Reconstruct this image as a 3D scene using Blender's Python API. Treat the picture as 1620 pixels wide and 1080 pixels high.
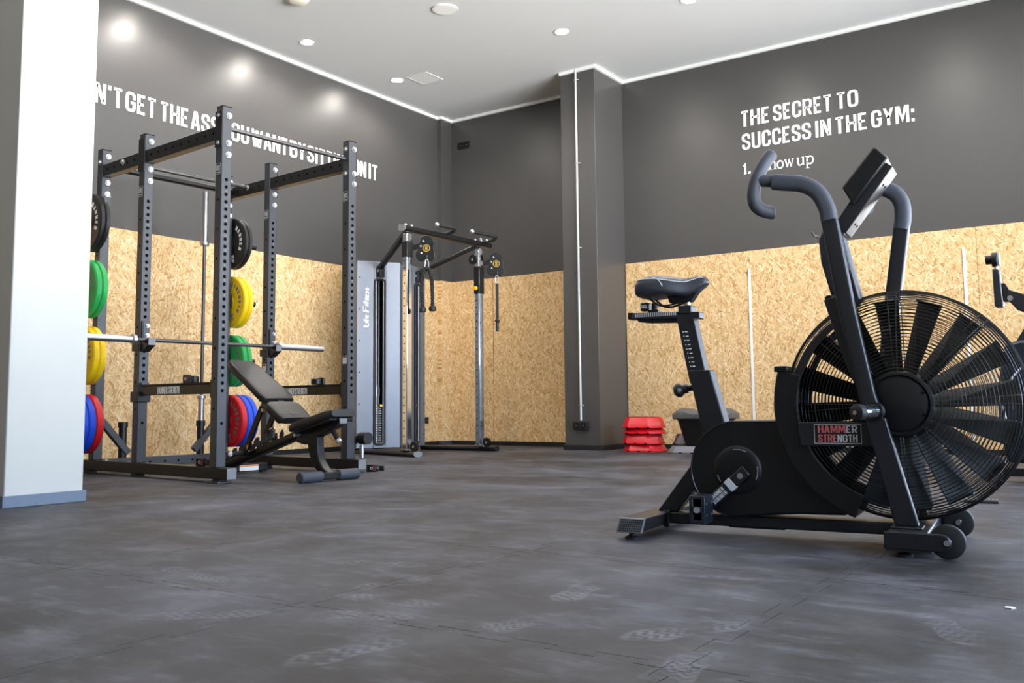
import bpy, math, random
from math import sin, cos, pi, radians as rad
from mathutils import Vector as V, Matrix

for o in list(bpy.data.objects):
    bpy.data.objects.remove(o)
SC = bpy.context.scene
COL = SC.collection
random.seed(7)

# ------------------------------------------------------------------ camera
F_PX, YAW, PITCH, ROLL, PPX, PPY, CAM_H = 1471.07, 0.6072, 0.0938, -0.0093, 806.54, 504.06, 0.48
fw = V((-sin(YAW) * cos(PITCH), cos(YAW) * cos(PITCH), sin(PITCH)))
rt = V((cos(YAW), sin(YAW), 0))
up = rt.cross(fw)
r2 = rt * cos(ROLL) + up * sin(ROLL)
u2 = -rt * sin(ROLL) + up * cos(ROLL)
cd = bpy.data.cameras.new('camera')
cam = bpy.data.objects.new('camera', cd)
COL.objects.link(cam)
m = Matrix.Identity(4)
for i in range(3):
    m[i][0], m[i][1], m[i][2] = r2[i], u2[i], -fw[i]
m[2][3] = CAM_H
cam.matrix_world = m
cd.sensor_width = 36
cd.lens = F_PX / 1620 * 36
cd.shift_x = (810 - PPX) / 1620
cd.shift_y = (PPY - 540) / 1620
cd.clip_start = 0.05
SC.camera = cam

# ------------------------------------------------------------------ world, daylight, exposure
SC.view_settings.view_transform = 'Standard'
SC.view_settings.look = 'None'
SC.view_settings.gamma = 1
SC.view_settings.use_curve_mapping = False
SC.view_settings.exposure = 1.02
SKY = 8.4           # daylight strength
LAMP = 28           # watts of each ceiling downlight
w = bpy.data.worlds.new('World')
SC.world = w
w.use_nodes = True
nt = w.node_tree
nt.nodes.clear()
wo = nt.nodes.new('ShaderNodeOutputWorld')
bg = nt.nodes.new('ShaderNodeBackground')
tc = nt.nodes.new('ShaderNodeTexCoord')
sx = nt.nodes.new('ShaderNodeSeparateXYZ')
rp = nt.nodes.new('ShaderNodeValToRGB')
mr = nt.nodes.new('ShaderNodeMapRange')
mr.inputs[1].default_value = -1
mr.inputs[2].default_value = 1
rp.color_ramp.elements[0].position = 0.46
rp.color_ramp.elements[0].color = (2.75, 2.8, 2.85, 1)   # sunlit pavement and street
rp.color_ramp.elements[1].position = 0.54
rp.color_ramp.elements[1].color = (0.55, 0.72, 0.98, 1)    # bright overcast sky
nt.links.new(tc.outputs['Generated'], sx.inputs[0])
nt.links.new(sx.outputs[2], mr.inputs[0])
nt.links.new(mr.outputs[0], rp.inputs[0])
nt.links.new(rp.outputs[0], bg.inputs[0])
bg.inputs[1].default_value = SKY
nt.links.new(bg.outputs[0], wo.inputs[0])

# room extents
XL, YB, ZC = -7.545, 9.456, 4.25      # left wall, back wall, ceiling
XR, YF = 3.0, -3.6                    # glazed wall, wall behind the photographer
WINS = [(0.9, 2.75), (2.95, 4.8), (5.0, 6.85), (7.05, 8.35)]   # window bays in the glazed wall
for y0, y1 in WINS:                   # portals guide the sky light through the real window openings
    ld = bpy.data.lights.new('window_daylight', 'AREA')
    ld.shape = 'RECTANGLE'
    ld.size = y1 - y0
    ld.size_y = 3.15
    ld.cycles.is_portal = True
    lo = bpy.data.objects.new('window_daylight', ld)
    COL.objects.link(lo)
    lo.location = (XR + 0.12, (y0 + y1) / 2, 1.925)
    lo.rotation_euler = (rad(90), 0, rad(90))

ld = bpy.data.lights.new('door_daylight', 'AREA')
ld.shape = 'RECTANGLE'
ld.size, ld.size_y = 2.4, 2.9
ld.cycles.is_portal = True
lo = bpy.data.objects.new('door_daylight', ld)
COL.objects.link(lo)
lo.location = (1.55, YB + .15, 1.45)
lo.rotation_euler = (rad(-90), 0, 0)

# ------------------------------------------------------------------ materials
def nd(t, k, **kw):
    n = t.nodes.new(k)
    for a, b in kw.items():
        setattr(n, a, b)
    return n

def srgb(r, g, b):
    f = lambda c: (c / 255) / 12.92 if c / 255 <= 0.04045 else ((c / 255 + 0.055) / 1.055) ** 2.4
    return (f(r), f(g), f(b))

MATS = {}
def mat(name, col, rough=0.45, metal=0.0, var=0.12, bump=0.0, scale=40.0, rvar=0.08, spec=0.5, emit=0, coat=0):
    """plain painted / moulded / metal surface: noise drives tint, gloss and fine relief"""
    if name in MATS:
        return MATS[name]
    M = bpy.data.materials.new(name)
    M.use_nodes = True
    t = M.node_tree
    b = t.nodes['Principled BSDF']
    g = nd(t, 'ShaderNodeNewGeometry')
    n = nd(t, 'ShaderNodeTexNoise')
    n.inputs['Scale'].default_value = scale
    n.inputs['Detail'].default_value = 3
    t.links.new(g.outputs['Position'], n.inputs['Vector'])
    mx = nd(t, 'ShaderNodeMix', data_type='RGBA')
    mx.inputs[6].default_value = (*[c * (1 - var) for c in col], 1)
    mx.inputs[7].default_value = (*[min(1, c * (1 + var)) for c in col], 1)
    t.links.new(n.outputs['Fac'], mx.inputs[0])
    t.links.new(mx.outputs[2], b.inputs['Base Color'])
    rr = nd(t, 'ShaderNodeMapRange')
    rr.inputs[3].default_value = max(0.02, rough - rvar)
    rr.inputs[4].default_value = min(1, rough + rvar)
    t.links.new(n.outputs['Fac'], rr.inputs[0])
    t.links.new(rr.outputs[0], b.inputs['Roughness'])
    b.inputs['Metallic'].default_value = metal
    b.inputs['Specular IOR Level'].default_value = spec
    b.inputs['Coat Weight'].default_value = coat
    if emit:
        b.inputs['Emission Color'].default_value = (1, 0.93, 0.84, 1)
        b.inputs['Emission Strength'].default_value = emit
    if bump:
        n2 = nd(t, 'ShaderNodeTexNoise')
        n2.inputs['Scale'].default_value = scale * 8
        n2.inputs['Detail'].default_value = 2
        t.links.new(g.outputs['Position'], n2.inputs['Vector'])
        bp = nd(t, 'ShaderNodeBump')
        bp.inputs['Strength'].default_value = bump
        bp.inputs['Distance'].default_value = 0.002
        t.links.new(n2.outputs['Fac'], bp.inputs['Height'])
        t.links.new(bp.outputs[0], b.inputs['Normal'])
    MATS[name] = M
    return M

def math_n(t, op, a, b=None, c=None, clamp=False):
    n = nd(t, 'ShaderNodeMath', operation=op, use_clamp=clamp)
    for i, x in enumerate((a, b, c)):
        if x is None:
            continue
        if isinstance(x, (int, float)):
            n.inputs[i].default_value = x
        else:
            t.links.new(x, n.inputs[i])
    return n.outputs[0]

def osb_mat(name, axis):
    """oriented strand board: overlapping layers of long thin wood flakes at many angles"""
    M = bpy.data.materials.new(name)
    M.use_nodes = True
    t = M.node_tree
    b = t.nodes['Principled BSDF']
    g = nd(t, 'ShaderNodeNewGeometry')
    s = nd(t, 'ShaderNodeSeparateXYZ')
    t.links.new(g.outputs['Position'], s.inputs[0])
    c = nd(t, 'ShaderNodeCombineXYZ')
    t.links.new(s.outputs[axis], c.inputs[0])
    t.links.new(s.outputs[2], c.inputs[1])
    wn = nd(t, 'ShaderNodeTexNoise')
    wn.inputs['Scale'].default_value = 9
    wn.inputs['Detail'].default_value = 2
    t.links.new(c.outputs[0], wn.inputs['Vector'])
    wv = nd(t, 'ShaderNodeVectorMath', operation='MULTIPLY_ADD')
    wv.inputs[1].default_value = (0.02, 0.02, 0)
    t.links.new(wn.outputs['Color'], wv.inputs[0])
    t.links.new(c.outputs[0], wv.inputs[2])
    cur = None
    hgt = None
    ramps = [srgb(206, 168, 115), srgb(226, 194, 146), srgb(238, 213, 172), srgb(180, 136, 84), srgb(217, 182, 131)]
    for k, (ang, th) in enumerate([(88, 0), (60, .4), (118, .45), (78, .5), (152, .62), (102, .5), (20, .72), (72, .66), (132, .74)]):
        mp = nd(t, 'ShaderNodeMapping')
        mp.inputs['Rotation'].default_value = (0, 0, rad(-ang))
        mp.inputs['Location'].default_value = (k * 3.7, k * 1.9, 0)
        t.links.new(wv.outputs[0], mp.inputs[0])
        m2 = nd(t, 'ShaderNodeMapping')
        m2.inputs['Scale'].default_value = (13 + 3 * (k % 3), 82 + 18 * (k % 2), 1)
        t.links.new(mp.outputs[0], m2.inputs[0])
        vo = nd(t, 'ShaderNodeTexVoronoi', voronoi_dimensions='2D')
        vo.inputs['Scale'].default_value = 1
        t.links.new(m2.outputs[0], vo.inputs['Vector'])
        sp = nd(t, 'ShaderNodeSeparateColor')
        t.links.new(vo.outputs['Color'], sp.inputs[0])
        cr = nd(t, 'ShaderNodeValToRGB')
        els = cr.color_ramp.elements
        els[0].color = (*ramps[3], 1)
        els[1].color = (*ramps[2], 1)
        for p, q in ((0.22, ramps[0]), (0.5, ramps[4]), (0.8, ramps[1])):
            e = els.new(p)
            e.color = (*q, 1)
        t.links.new(sp.outputs[1], cr.inputs[0])
        # fibres along the flake
        m3 = nd(t, 'ShaderNodeMapping')
        m3.inputs['Scale'].default_value = (14, 330, 1)
        t.links.new(mp.outputs[0], m3.inputs[0])
        fn = nd(t, 'ShaderNodeTexNoise', noise_dimensions='2D')
        fn.inputs['Scale'].default_value = 1
        fn.inputs['Detail'].default_value = 1
        t.links.new(m3.outputs[0], fn.inputs['Vector'])
        fx = nd(t, 'ShaderNodeMix', data_type='RGBA', blend_type='MULTIPLY')
        fx.inputs[0].default_value = 1
        fr = nd(t, 'ShaderNodeMapRange')
        fr.inputs[1].default_value = .3
        fr.inputs[2].default_value = .7
        fr.inputs[3].default_value = .84
        fr.inputs[4].default_value = 1.08
        t.links.new(fn.outputs['Fac'], fr.inputs[0])
        t.links.new(cr.outputs[0], fx.inputs[6])
        t.links.new(fr.outputs[0], fx.inputs[7])
        if cur is None:
            cur, hgt = fx.outputs[2], sp.outputs[0]
        else:
            msk = math_n(t, 'GREATER_THAN', sp.outputs[0], th)
            x = nd(t, 'ShaderNodeMix', data_type='RGBA')
            t.links.new(msk, x.inputs[0])
            t.links.new(cur, x.inputs[6])
            t.links.new(fx.outputs[2], x.inputs[7])
            cur = x.outputs[2]
            y = nd(t, 'ShaderNodeMix', data_type='FLOAT')
            t.links.new(msk, y.inputs[0])
            t.links.new(hgt, y.inputs[2])
            t.links.new(sp.outputs[0], y.inputs[3])
            hgt = y.outputs[0]
    # dark bark flecks
    md = nd(t, 'ShaderNodeMapping')
    md.inputs['Rotation'].default_value = (0, 0, rad(-70))
    md.inputs['Scale'].default_value = (34, 95, 1)
    t.links.new(wv.outputs[0], md.inputs[0])
    vd = nd(t, 'ShaderNodeTexVoronoi', voronoi_dimensions='2D')
    vd.inputs['Scale'].default_value = 1
    t.links.new(md.outputs[0], vd.inputs['Vector'])
    sd = nd(t, 'ShaderNodeSeparateColor')
    t.links.new(vd.outputs['Color'], sd.inputs[0])
    k1 = math_n(t, 'GREATER_THAN', sd.outputs[2], 0.955)
    k2 = math_n(t, 'LESS_THAN', vd.outputs['Distance'], 0.33)
    k3 = math_n(t, 'MULTIPLY', math_n(t, 'MULTIPLY', k1, k2), 0.75)
    x = nd(t, 'ShaderNodeMix', data_type='RGBA')
    t.links.new(k3, x.inputs[0])
    t.links.new(cur, x.inputs[6])
    x.inputs[7].default_value = (*srgb(104, 70, 40), 1)
    t.links.new(x.outputs[2], b.inputs['Base Color'])
    b.inputs['Roughness'].default_value = 0.55
    b.inputs['Specular IOR Level'].default_value = 0.35
    bp = nd(t, 'ShaderNodeBump')
    bp.inputs['Strength'].default_value = 0.35
    bp.inputs['Distance'].default_value = 0.003
    t.links.new(hgt, bp.inputs['Height'])
    t.links.new(bp.outputs[0], b.inputs['Normal'])
    return M

# footprints and chalk scuffs on the rubber: (x, y, half length, half width, angle, strength)
SCUFFS = [(-1.27, 2.13, .15, .055, 100, .55), (-0.86, 1.89, .17, .06, 60, .6), (-2.0, 2.18, .16, .05, 15, .4),
          (-1.87, 1.42, .17, .055, 40, .5), (-1.35, 1.38, .16, .06, 80, .55), (-1.62, 1.78, .17, .05, 5, .5),
          (-2.6, 2.55, .14, .06, 30, .35), (-1.2, 1.75, .13, .06, 75, .4), (-0.4, 2.2, .16, .05, 120, .3),
          (-2.35, 1.75, .2, .05, -10, .4), (-1.05, 2.5, .2, .03, 15, .35), (-3.2, 3.3, .22, .06, 10, .3),
          (-2.3, 3.6, .25, .06, 20, .3), (-3.6, 4.6, .3, .07, 5, .3), (-1.55, 1.62, .13, .05, 20, .5),
          (-0.75, 1.62, .16, .06, 95, .4), (-1.75, 1.95, .12, .05, 65, .4), (-0.62, 2.75, .18, .04, 30, .3)]

def rubber_mat():
    M = bpy.data.materials.new('dusty black rubber')
    M.use_nodes = True
    t = M.node_tree
    b = t.nodes['Principled BSDF']
    g = nd(t, 'ShaderNodeNewGeometry')
    P = g.outputs['Position']
    def noise(scale, detail=3, rough=.5, mapping=None):
        n = nd(t, 'ShaderNodeTexNoise')
        n.inputs['Scale'].default_value = scale
        n.inputs['Detail'].default_value = detail
        n.inputs['Roughness'].default_value = rough
        if mapping:
            mp = nd(t, 'ShaderNodeMapping')
            mp.inputs['Rotation'].default_value = (0, 0, rad(mapping[0]))
            mp.inputs['Scale'].default_value = (*mapping[1], 1)
            t.links.new(P, mp.inputs[0])
            t.links.new(mp.outputs[0], n.inputs['Vector'])
        else:
            t.links.new(P, n.inputs['Vector'])
        return n.outputs['Fac']
    def rng(v, a, c, lo=0, hi=1):
        n = nd(t, 'ShaderNodeMapRange')
        for i, q in enumerate((a, c, lo, hi)):
            n.inputs[i + 1].default_value = q
        t.links.new(v, n.inputs[0])
        return n.outputs[0]
    cloud = rng(noise(1.1, 5, .6), .4, .68)
    mid = rng(noise(4.2, 4, .62), .48, .74)
    sw1 = rng(noise(3.4, 5, .68, (35, (1, 2.4))), .52, .72)
    sw2 = rng(noise(6.5, 5, .68, (-28, (1, 2.8))), .56, .74)
    grain = rng(noise(420, 2), .3, .7)
    dust = math_n(t, 'MULTIPLY_ADD', cloud, .28, math_n(t, 'MULTIPLY', mid, .22))
    dust = math_n(t, 'ADD', dust, math_n(t, 'MULTIPLY_ADD', sw1, .24, math_n(t, 'MULTIPLY', sw2, .24)))
    marks = None
    for i, (x, y, hl, hw, a, st) in enumerate(SCUFFS):
        mp = nd(t, 'ShaderNodeMapping', vector_type='TEXTURE')
        mp.inputs['Location'].default_value = (x, y, 0)
        mp.inputs['Rotation'].default_value = (0, 0, rad(a))
        mp.inputs['Scale'].default_value = (hl, hw, 1)
        t.links.new(P, mp.inputs[0])
        sp = nd(t, 'ShaderNodeSeparateXYZ')
        t.links.new(mp.outputs[0], sp.inputs[0])
        # sole outline: waisted ellipse
        wx = math_n(t, 'MULTIPLY_ADD', math_n(t, 'COSINE', math_n(t, 'MULTIPLY', sp.outputs[0], 5.2)), -.16, .84)
        dy = math_n(t, 'DIVIDE', sp.outputs[1], wx)
        d = math_n(t, 'SQRT', math_n(t, 'ADD', math_n(t, 'POWER', math_n(t, 'ABSOLUTE', sp.outputs[0]), 2.6), math_n(t, 'POWER', math_n(t, 'ABSOLUTE', dy), 2)))
        ins = rng(d, 1.0, .86)
        edge = math_n(t, 'MULTIPLY', ins, rng(d, .72, .97))
        tread = math_n(t, 'MULTIPLY_ADD', math_n(t, 'SINE', math_n(t, 'MULTIPLY', math_n(t, 'ADD', sp.outputs[0], math_n(t, 'MULTIPLY', math_n(t, 'SINE', math_n(t, 'MULTIPLY', dy, 9)), .05)), 38 if i % 2 else 30)), .35, .4)
        q = math_n(t, 'MULTIPLY', math_n(t, 'MAXIMUM', math_n(t, 'MULTIPLY', ins, tread), math_n(t, 'MULTIPLY', edge, .8)), st)
        marks = q if marks is None else math_n(t, 'MAXIMUM', marks, q)
    breakup = rng(noise(9, 3, .6), .38, .62)
    marks = math_n(t, 'MULTIPLY', marks, breakup)
    tot = math_n(t, 'ADD', math_n(t, 'MULTIPLY', dust, math_n(t, 'MULTIPLY_ADD', grain, .5, .75)), math_n(t, 'MULTIPLY', marks, 1.0), clamp=True)
    mx = nd(t, 'ShaderNodeMix', data_type='RGBA')
    mx.inputs[6].default_value = (*srgb(37, 36, 38), 1)
    mx.inputs[7].default_value = (*srgb(132, 132, 142), 1)
    t.links.new(tot, mx.inputs[0])
    t.links.new(mx.outputs[2], b.inputs['Base Color'])
    t.links.new(rng(cloud, 0, 1, .5, .66), b.inputs['Roughness'])
    b.inputs['Specular IOR Level'].default_value = .28
    bp = nd(t, 'ShaderNodeBump')
    bp.inputs['Strength'].default_value = .3
    bp.inputs['Distance'].default_value = .0015
    t.links.new(grain, bp.inputs['Height'])
    t.links.new(bp.outputs[0], b.inputs['Normal'])
    return M

def glass_mat():
    M = bpy.data.materials.new('window glass')
    M.use_nodes = True
    t = M.node_tree
    t.nodes.clear()
    o = nd(t, 'ShaderNodeOutputMaterial')
    tr = nd(t, 'ShaderNodeBsdfTransparent')
    gl = nd(t, 'ShaderNodeBsdfGlossy')
    gl.inputs['Roughness'].default_value = 0.02
    fr = nd(t, 'ShaderNodeFresnel')
    mx = nd(t, 'ShaderNodeMixShader')
    t.links.new(fr.outputs[0], mx.inputs[0])
    t.links.new(tr.outputs[0], mx.inputs[1])
    t.links.new(gl.outputs[0], mx.inputs[2])
    t.links.new(mx.outputs[0], o.inputs[0])
    return M

OSB_L = osb_mat('osb strand board, left wall', 1)
OSB_B = osb_mat('osb strand board, back wall', 0)
RUBBER = rubber_mat()
GLASS = glass_mat()
WALL = mat('anthracite satin paint', srgb(70, 68, 67), .36, 0, .025, .04, 3, .012, .65)
CEIL = mat('ceiling paint', srgb(214, 215, 214), .8, 0, .02, .05, 3)
WHITE = mat('white paint', srgb(240, 240, 236), .7, 0, .03, .1, 2.2)
TRIMW = mat('white cove', srgb(238, 238, 234), .6, 0, .02)
BASEB = mat('grey-blue baseboard', srgb(98, 110, 128), .5, 0, .12, .05, 14)
BASED = mat('dark skirting', srgb(28, 28, 30), .4)
INK = mat('white wall lettering', srgb(246, 246, 244), .6, 0, .01)
POST = mat('grey-black powder coat', srgb(60, 61, 65), .42, .1, .1, .12, 60)
BLACK = mat('black powder coat', srgb(13, 13, 14), .36, 0, .12, .1, 70)
BIKE = mat('bike black paint', srgb(22, 23, 27), .38, 0, .1, .06, 60, .05, .5)
BIKEP = mat('bike moulded plastic', srgb(11, 11, 13), .4, 0, .1, .05, 40, .05, .4)
FOAM = mat('foam grip', srgb(58, 61, 70), .6, 0, .12, .25, 90)
STEEL = mat('bright steel', srgb(186, 186, 188), .38, 1, .05, 0, 40, .02)
ZINC = mat('zinc bolt', srgb(205, 205, 205), .32, .9, .05, 0, 40, .02)
CHROME = mat('chrome', srgb(225, 226, 228), .09, 1, .02, 0, 10, .03)
KNURL = mat('dark knurled steel', srgb(92, 90, 90), .42, .9, .12, .2, 120)
HOLE = mat('hole shadow black', srgb(4, 4, 4), .9, spec=.1)
NUMB = mat('faint number print', srgb(96, 97, 100), .6)
FANB = mat('matt black fan blade', srgb(10, 10, 11), .55, spec=.3)
VINYL = mat('black vinyl upholstery', srgb(34, 32, 32), .42, 0, .1, .2, 60)
SHROUD = mat('silver grey shroud', srgb(114, 117, 124), .42, .35, .05, .05, 30)
GREYP = mat('mid grey plastic', srgb(118, 119, 122), .5, 0, .08)
WHITEP = mat('off-white plastic', srgb(225, 225, 222), .5, 0, .05)
YELLOW = mat('yellow plastic', srgb(232, 178, 20), .4)
RED = mat('red bumper rubber', srgb(206, 20, 34), .5, 0, .08, .08, 60)
BLUE = mat('blue bumper rubber', srgb(16, 72, 206), .5, 0, .08, .08, 60)
YEL = mat('yellow bumper rubber', srgb(245, 205, 8), .5, 0, .06, .08, 60)
GREEN = mat('green bumper rubber', srgb(40, 168, 84), .5, 0, .08, .08, 60)
BLK = mat('black bumper rubber', srgb(24, 24, 25), .5, 0, .1, .08, 60)
PRINTD = mat('grey plate print', srgb(120, 122, 124), .5)
STEPR = mat('red step plastic', srgb(206, 17, 36), .3, 0, .06)
STEPG = mat('grey step plastic', srgb(112, 110, 118), .5, 0, .08)
RUBB = mat('black rubber', srgb(20, 20, 20), .6, 0, .15, .2, 60)
ROPE = mat('black braided rope', srgb(22, 21, 20), .7, 0, .2, .3, 80)
LED = mat('lit downlight lens', (1, .95, .88), .5, 0, 0, emit=125)
SILVER = mat('silver print', srgb(196, 196, 198), .45, 0)
PRED = mat('red print', srgb(206, 104, 106), .5)
LOGO = mat('yellow print', srgb(206, 170, 60), .5)
SILL = mat('aluminium window frame', srgb(70, 72, 76), .4, .5)

# ------------------------------------------------------------------ mesh builder
STUFFN = {'hole_row', 'number_scale', 'grip_dots', 'notch', 'emblem', 'height_scale', 'slider_scale', 'number_mark', 'spokes', 'ridges', 'contact', 'screw_hole', 'lettering', 'groove', 'border', 'pedal_stud', 'rail'}
class MB:
    def __init__(s):
        s.v, s.f = [], []
    def add(s, vs, fs):
        o = len(s.v)
        s.v += [tuple(q) for q in vs]
        s.f += [tuple(i + o for i in f) for f in fs]
        return s
    def box(s, x0, x1, y0, y1, z0, z1):
        vs = [(x, y, z) for z in (z0, z1) for y in (y0, y1) for x in (x0, x1)]
        return s.add(vs, [(0, 2, 3, 1), (4, 5, 7, 6), (0, 1, 5, 4), (2, 6, 7, 3), (0, 4, 6, 2), (1, 3, 7, 5)])
    def bar(s, p, q, w, h, side=None):
        """rectangular bar from p to q; w along the side vector, h across it"""
        p, q = V(p), V(q)
        d = (q - p).normalized()
        sd = V(side) if side else d.cross(V((0, 0, 1)))
        if sd.length < 1e-4:
            sd = V((1, 0, 0))
        sd = (sd - d * sd.dot(d)).normalized()
        n = sd.cross(d)
        vs = []
        for e in (p, q):
            for a, b in ((-1, -1), (1, -1), (1, 1), (-1, 1)):
                vs.append(e + sd * a * w / 2 + n * b * h / 2)
        return s.add(vs, [(0, 1, 2, 3), (7, 6, 5, 4), (0, 4, 5, 1), (1, 5, 6, 2), (2, 6, 7, 3), (3, 7, 4, 0)])
    def cyl(s, p, q, r, r2=None, n=16):
        p, q = V(p), V(q)
        d = (q - p).normalized()
        a = d.orthogonal().normalized()
        b = d.cross(a)
        r2 = r if r2 is None else r2
        vs = [p + (a * cos(2 * pi * i / n) + b * sin(2 * pi * i / n)) * r for i in range(n)]
        vs += [q + (a * cos(2 * pi * i / n) + b * sin(2 * pi * i / n)) * r2 for i in range(n)]
        return s.add(vs, [(i, (i + 1) % n, n + (i + 1) % n, n + i) for i in range(n)] + [tuple(range(n - 1, -1, -1)), tuple(range(n, 2 * n))])
    def tube(s, pts, r, n=8, closed=False, flat=None):
        """swept tube; flat=(a,b,ref) gives an elliptic / rounded section"""
        pts = [V(p) for p in pts]
        k = len(pts)
        tg = []
        for i in range(k):
            a = pts[(i - 1) % k] if (closed or i > 0) else pts[i]
            b = pts[(i + 1) % k] if (closed or i < k - 1) else pts[i]
            tg.append((b - a).normalized())
        x = (V(flat[2]) if flat else tg[0].orthogonal())
        vs = []
        for i in range(k):
            x = (x - tg[i] * x.dot(tg[i])).normalized()
            y = tg[i].cross(x)
            ri = r[i] if isinstance(r, (list, tuple)) else r
            for j in range(n):
                t = 2 * pi * (j + .5) / n
                if flat:
                    c_, s_ = cos(t), sin(t)
                    e = flat[3] if len(flat) > 3 else .55
                    cx = math.copysign(abs(c_) ** e, c_) * flat[0]
                    cy = math.copysign(abs(s_) ** e, s_) * flat[1]
                    vs.append(pts[i] + x * cx + y * cy)
                else:
                    vs.append(pts[i] + (x * cos(t) + y * sin(t)) * ri)
        fs = []
        for i in range(k if closed else k - 1):
            for j in range(n):
                fs.append((i * n + j, i * n + (j + 1) % n, ((i + 1) % k) * n + (j + 1) % n, ((i + 1) % k) * n + j))
        if not closed:
            fs += [tuple(range(n - 1, -1, -1)), tuple(range((k - 1) * n, k * n))]
        return s.add(vs, fs)
    def prism(s, poly, plane, a, b):
        P = {'xz': lambda p, w: (p[0], w, p[1]), 'yz': lambda p, w: (w, p[0], p[1]), 'xy': lambda p, w: (p[0], p[1], w)}[plane]
        n = len(poly)
        vs = [P(p, a) for p in poly] + [P(p, b) for p in poly]
        return s.add(vs, [tuple(range(n - 1, -1, -1)), tuple(range(n, 2 * n))] + [(i, (i + 1) % n, n + (i + 1) % n, n + i) for i in range(n)])
    def lathe(s, prof, c, axis, n=32, a0=0, a1=2 * pi):
        """revolve (radius, height) profile round the axis through c"""
        c, d = V(c), V(axis).normalized()
        a = d.orthogonal().normalized()
        b = d.cross(a)
        full = abs(a1 - a0 - 2 * pi) < 1e-6
        nn = n if full else n + 1
        vs, fs = [], []
        for i in range(nn):
            t = a0 + (a1 - a0) * i / n
            e = a * cos(t) + b * sin(t)
            vs += [c + e * r + d * h for r, h in prof]
        k = len(prof)
        for i in range(n):
            for j in range(k - 1):
                fs.append((i * k + j, ((i + 1) % nn) * k + j, ((i + 1) % nn) * k + j + 1, i * k + j + 1))
        return s.add(vs, fs)
    def ring(s, c, axis, R, r, n=72, m_=6):
        c, d = V(c), V(axis).normalized()
        a = d.orthogonal().normalized()
        b = d.cross(a)
        return s.tube([c + (a * cos(2 * pi * i / n) + b * sin(2 * pi * i / n)) * R for i in range(n)], r, m_, True)
    def ball(s, c, r, n=14, sc=(1, 1, 1)):
        prof = [(r * sin(pi * i / 8), -r * cos(pi * i / 8)) for i in range(9)]
        o = len(s.v)
        s.lathe(prof, (0, 0, 0), (0, 0, 1), n)
        for i in range(o, len(s.v)):
            q = s.v[i]
            s.v[i] = (q[0] * sc[0] + c[0], q[1] * sc[1] + c[1], q[2] * sc[2] + c[2])
        return s
    def loft(s, secs):
        n = len(secs[0])
        vs = [p for q in secs for p in q]
        fs = [(i * n + j, i * n + (j + 1) % n, (i + 1) * n + (j + 1) % n, (i + 1) * n + j) for i in range(len(secs) - 1) for j in range(n)]
        return s.add(vs, fs + [tuple(range(n - 1, -1, -1)), tuple(range((len(secs) - 1) * n, len(secs) * n))])
    def mirror_y(s):
        k = MB()
        k.v = [(x, -y, z) for x, y, z in s.v]
        k.f = [tuple(reversed(f)) for f in s.f]
        return k
    def mesh(s, name, mt, smooth=35):
        me = bpy.data.meshes.new(name)
        me.from_pydata(s.v, [], s.f)
        me.validate()
        import bmesh
        bm = bmesh.new()
        bm.from_mesh(me)
        bmesh.ops.recalc_face_normals(bm, faces=bm.faces)
        bm.to_mesh(me)
        bm.free()
        if smooth:
            me.shade_smooth()
            me.set_sharp_from_angle(angle=rad(smooth))
        if mt:
            me.materials.append(mt)
        return me
    def build(s, name, mt, parent=None, bevel=0, smooth=35, label=None, seg=2):
        o = link(name, s.mesh(name, mt, smooth), parent, bevel, label, seg)
        if name in STUFFN and parent:
            o['kind'] = 'stuff'
        return o
    def build_each(s, name, mt, parent, smooth=35):
        """one object per connected piece"""
        up_ = list(range(len(s.v)))
        def root(i):
            while up_[i] != i:
                up_[i] = up_[up_[i]]
                i = up_[i]
            return i
        for f in s.f:
            for i in f[1:]:
                up_[root(i)] = root(f[0])
        grp = {}
        for f in s.f:
            grp.setdefault(root(f[0]), []).append(f)
        for fs in grp.values():
            ids = sorted({i for f in fs for i in f})
            mp = {i: k for k, i in enumerate(ids)}
            q = MB()
            q.v = [s.v[i] for i in ids]
            q.f = [tuple(mp[i] for i in f) for f in fs]
            link(name, q.mesh(name, mt, smooth), parent)

def link(name, me, parent=None, bevel=0, label=None, seg=2):
    o = bpy.data.objects.new(name, me)
    COL.objects.link(o)
    if parent:
        o.parent = parent
    if bevel:
        md = o.modifiers.new('bevel', 'BEVEL')
        md.width = bevel
        md.segments = seg
        md.limit_method = 'ANGLE'
        md.angle_limit = rad(40)
    if label:
        o['label'] = label
    return o

def tag(o, label, cat, group=None):
    o['label'] = label
    o['category'] = cat
    if group:
        o['group'] = group
    return o

def thing(name, label, cat, loc=(0, 0, 0), rz=0, group=None):
    o = bpy.data.objects.new(name, None)
    COL.objects.link(o)
    o.empty_display_size = .1
    o.location = loc
    o.rotation_euler = (0, 0, rad(rz))
    return tag(o, label, cat, group)

def struct(o, label):
    o['kind'] = 'structure'
    o['label'] = label
    return o

def copy_tree(o, parent=None):
    c = o.copy()
    COL.objects.link(c)
    c.parent = parent
    for ch in [q for q in bpy.data.objects if q.parent == o]:
        copy_tree(ch, c)
    return c

def arc(cx, cz, r, a0, a1, n):
    return [(cx + r * cos(rad(a0 + (a1 - a0) * i / n)), cz + r * sin(rad(a0 + (a1 - a0) * i / n))) for i in range(n + 1)]

def smooth_path(pts, n=6):
    """Catmull-Rom through the points"""
    pts = [V(p) for p in pts]
    q = [pts[0] * 2 - pts[1]] + pts + [pts[-1] * 2 - pts[-2]]
    out = []
    for i in range(1, len(q) - 2):
        for k in range(n):
            t = k / n
            a, b, c, d = q[i - 1], q[i], q[i + 1], q[i + 2]
            out.append(.5 * (2 * b + (c - a) * t + (2 * a - 5 * b + 4 * c - d) * t * t + (3 * b - a - 3 * c + d) * t ** 3))
    return out + [pts[-1]]

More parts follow.
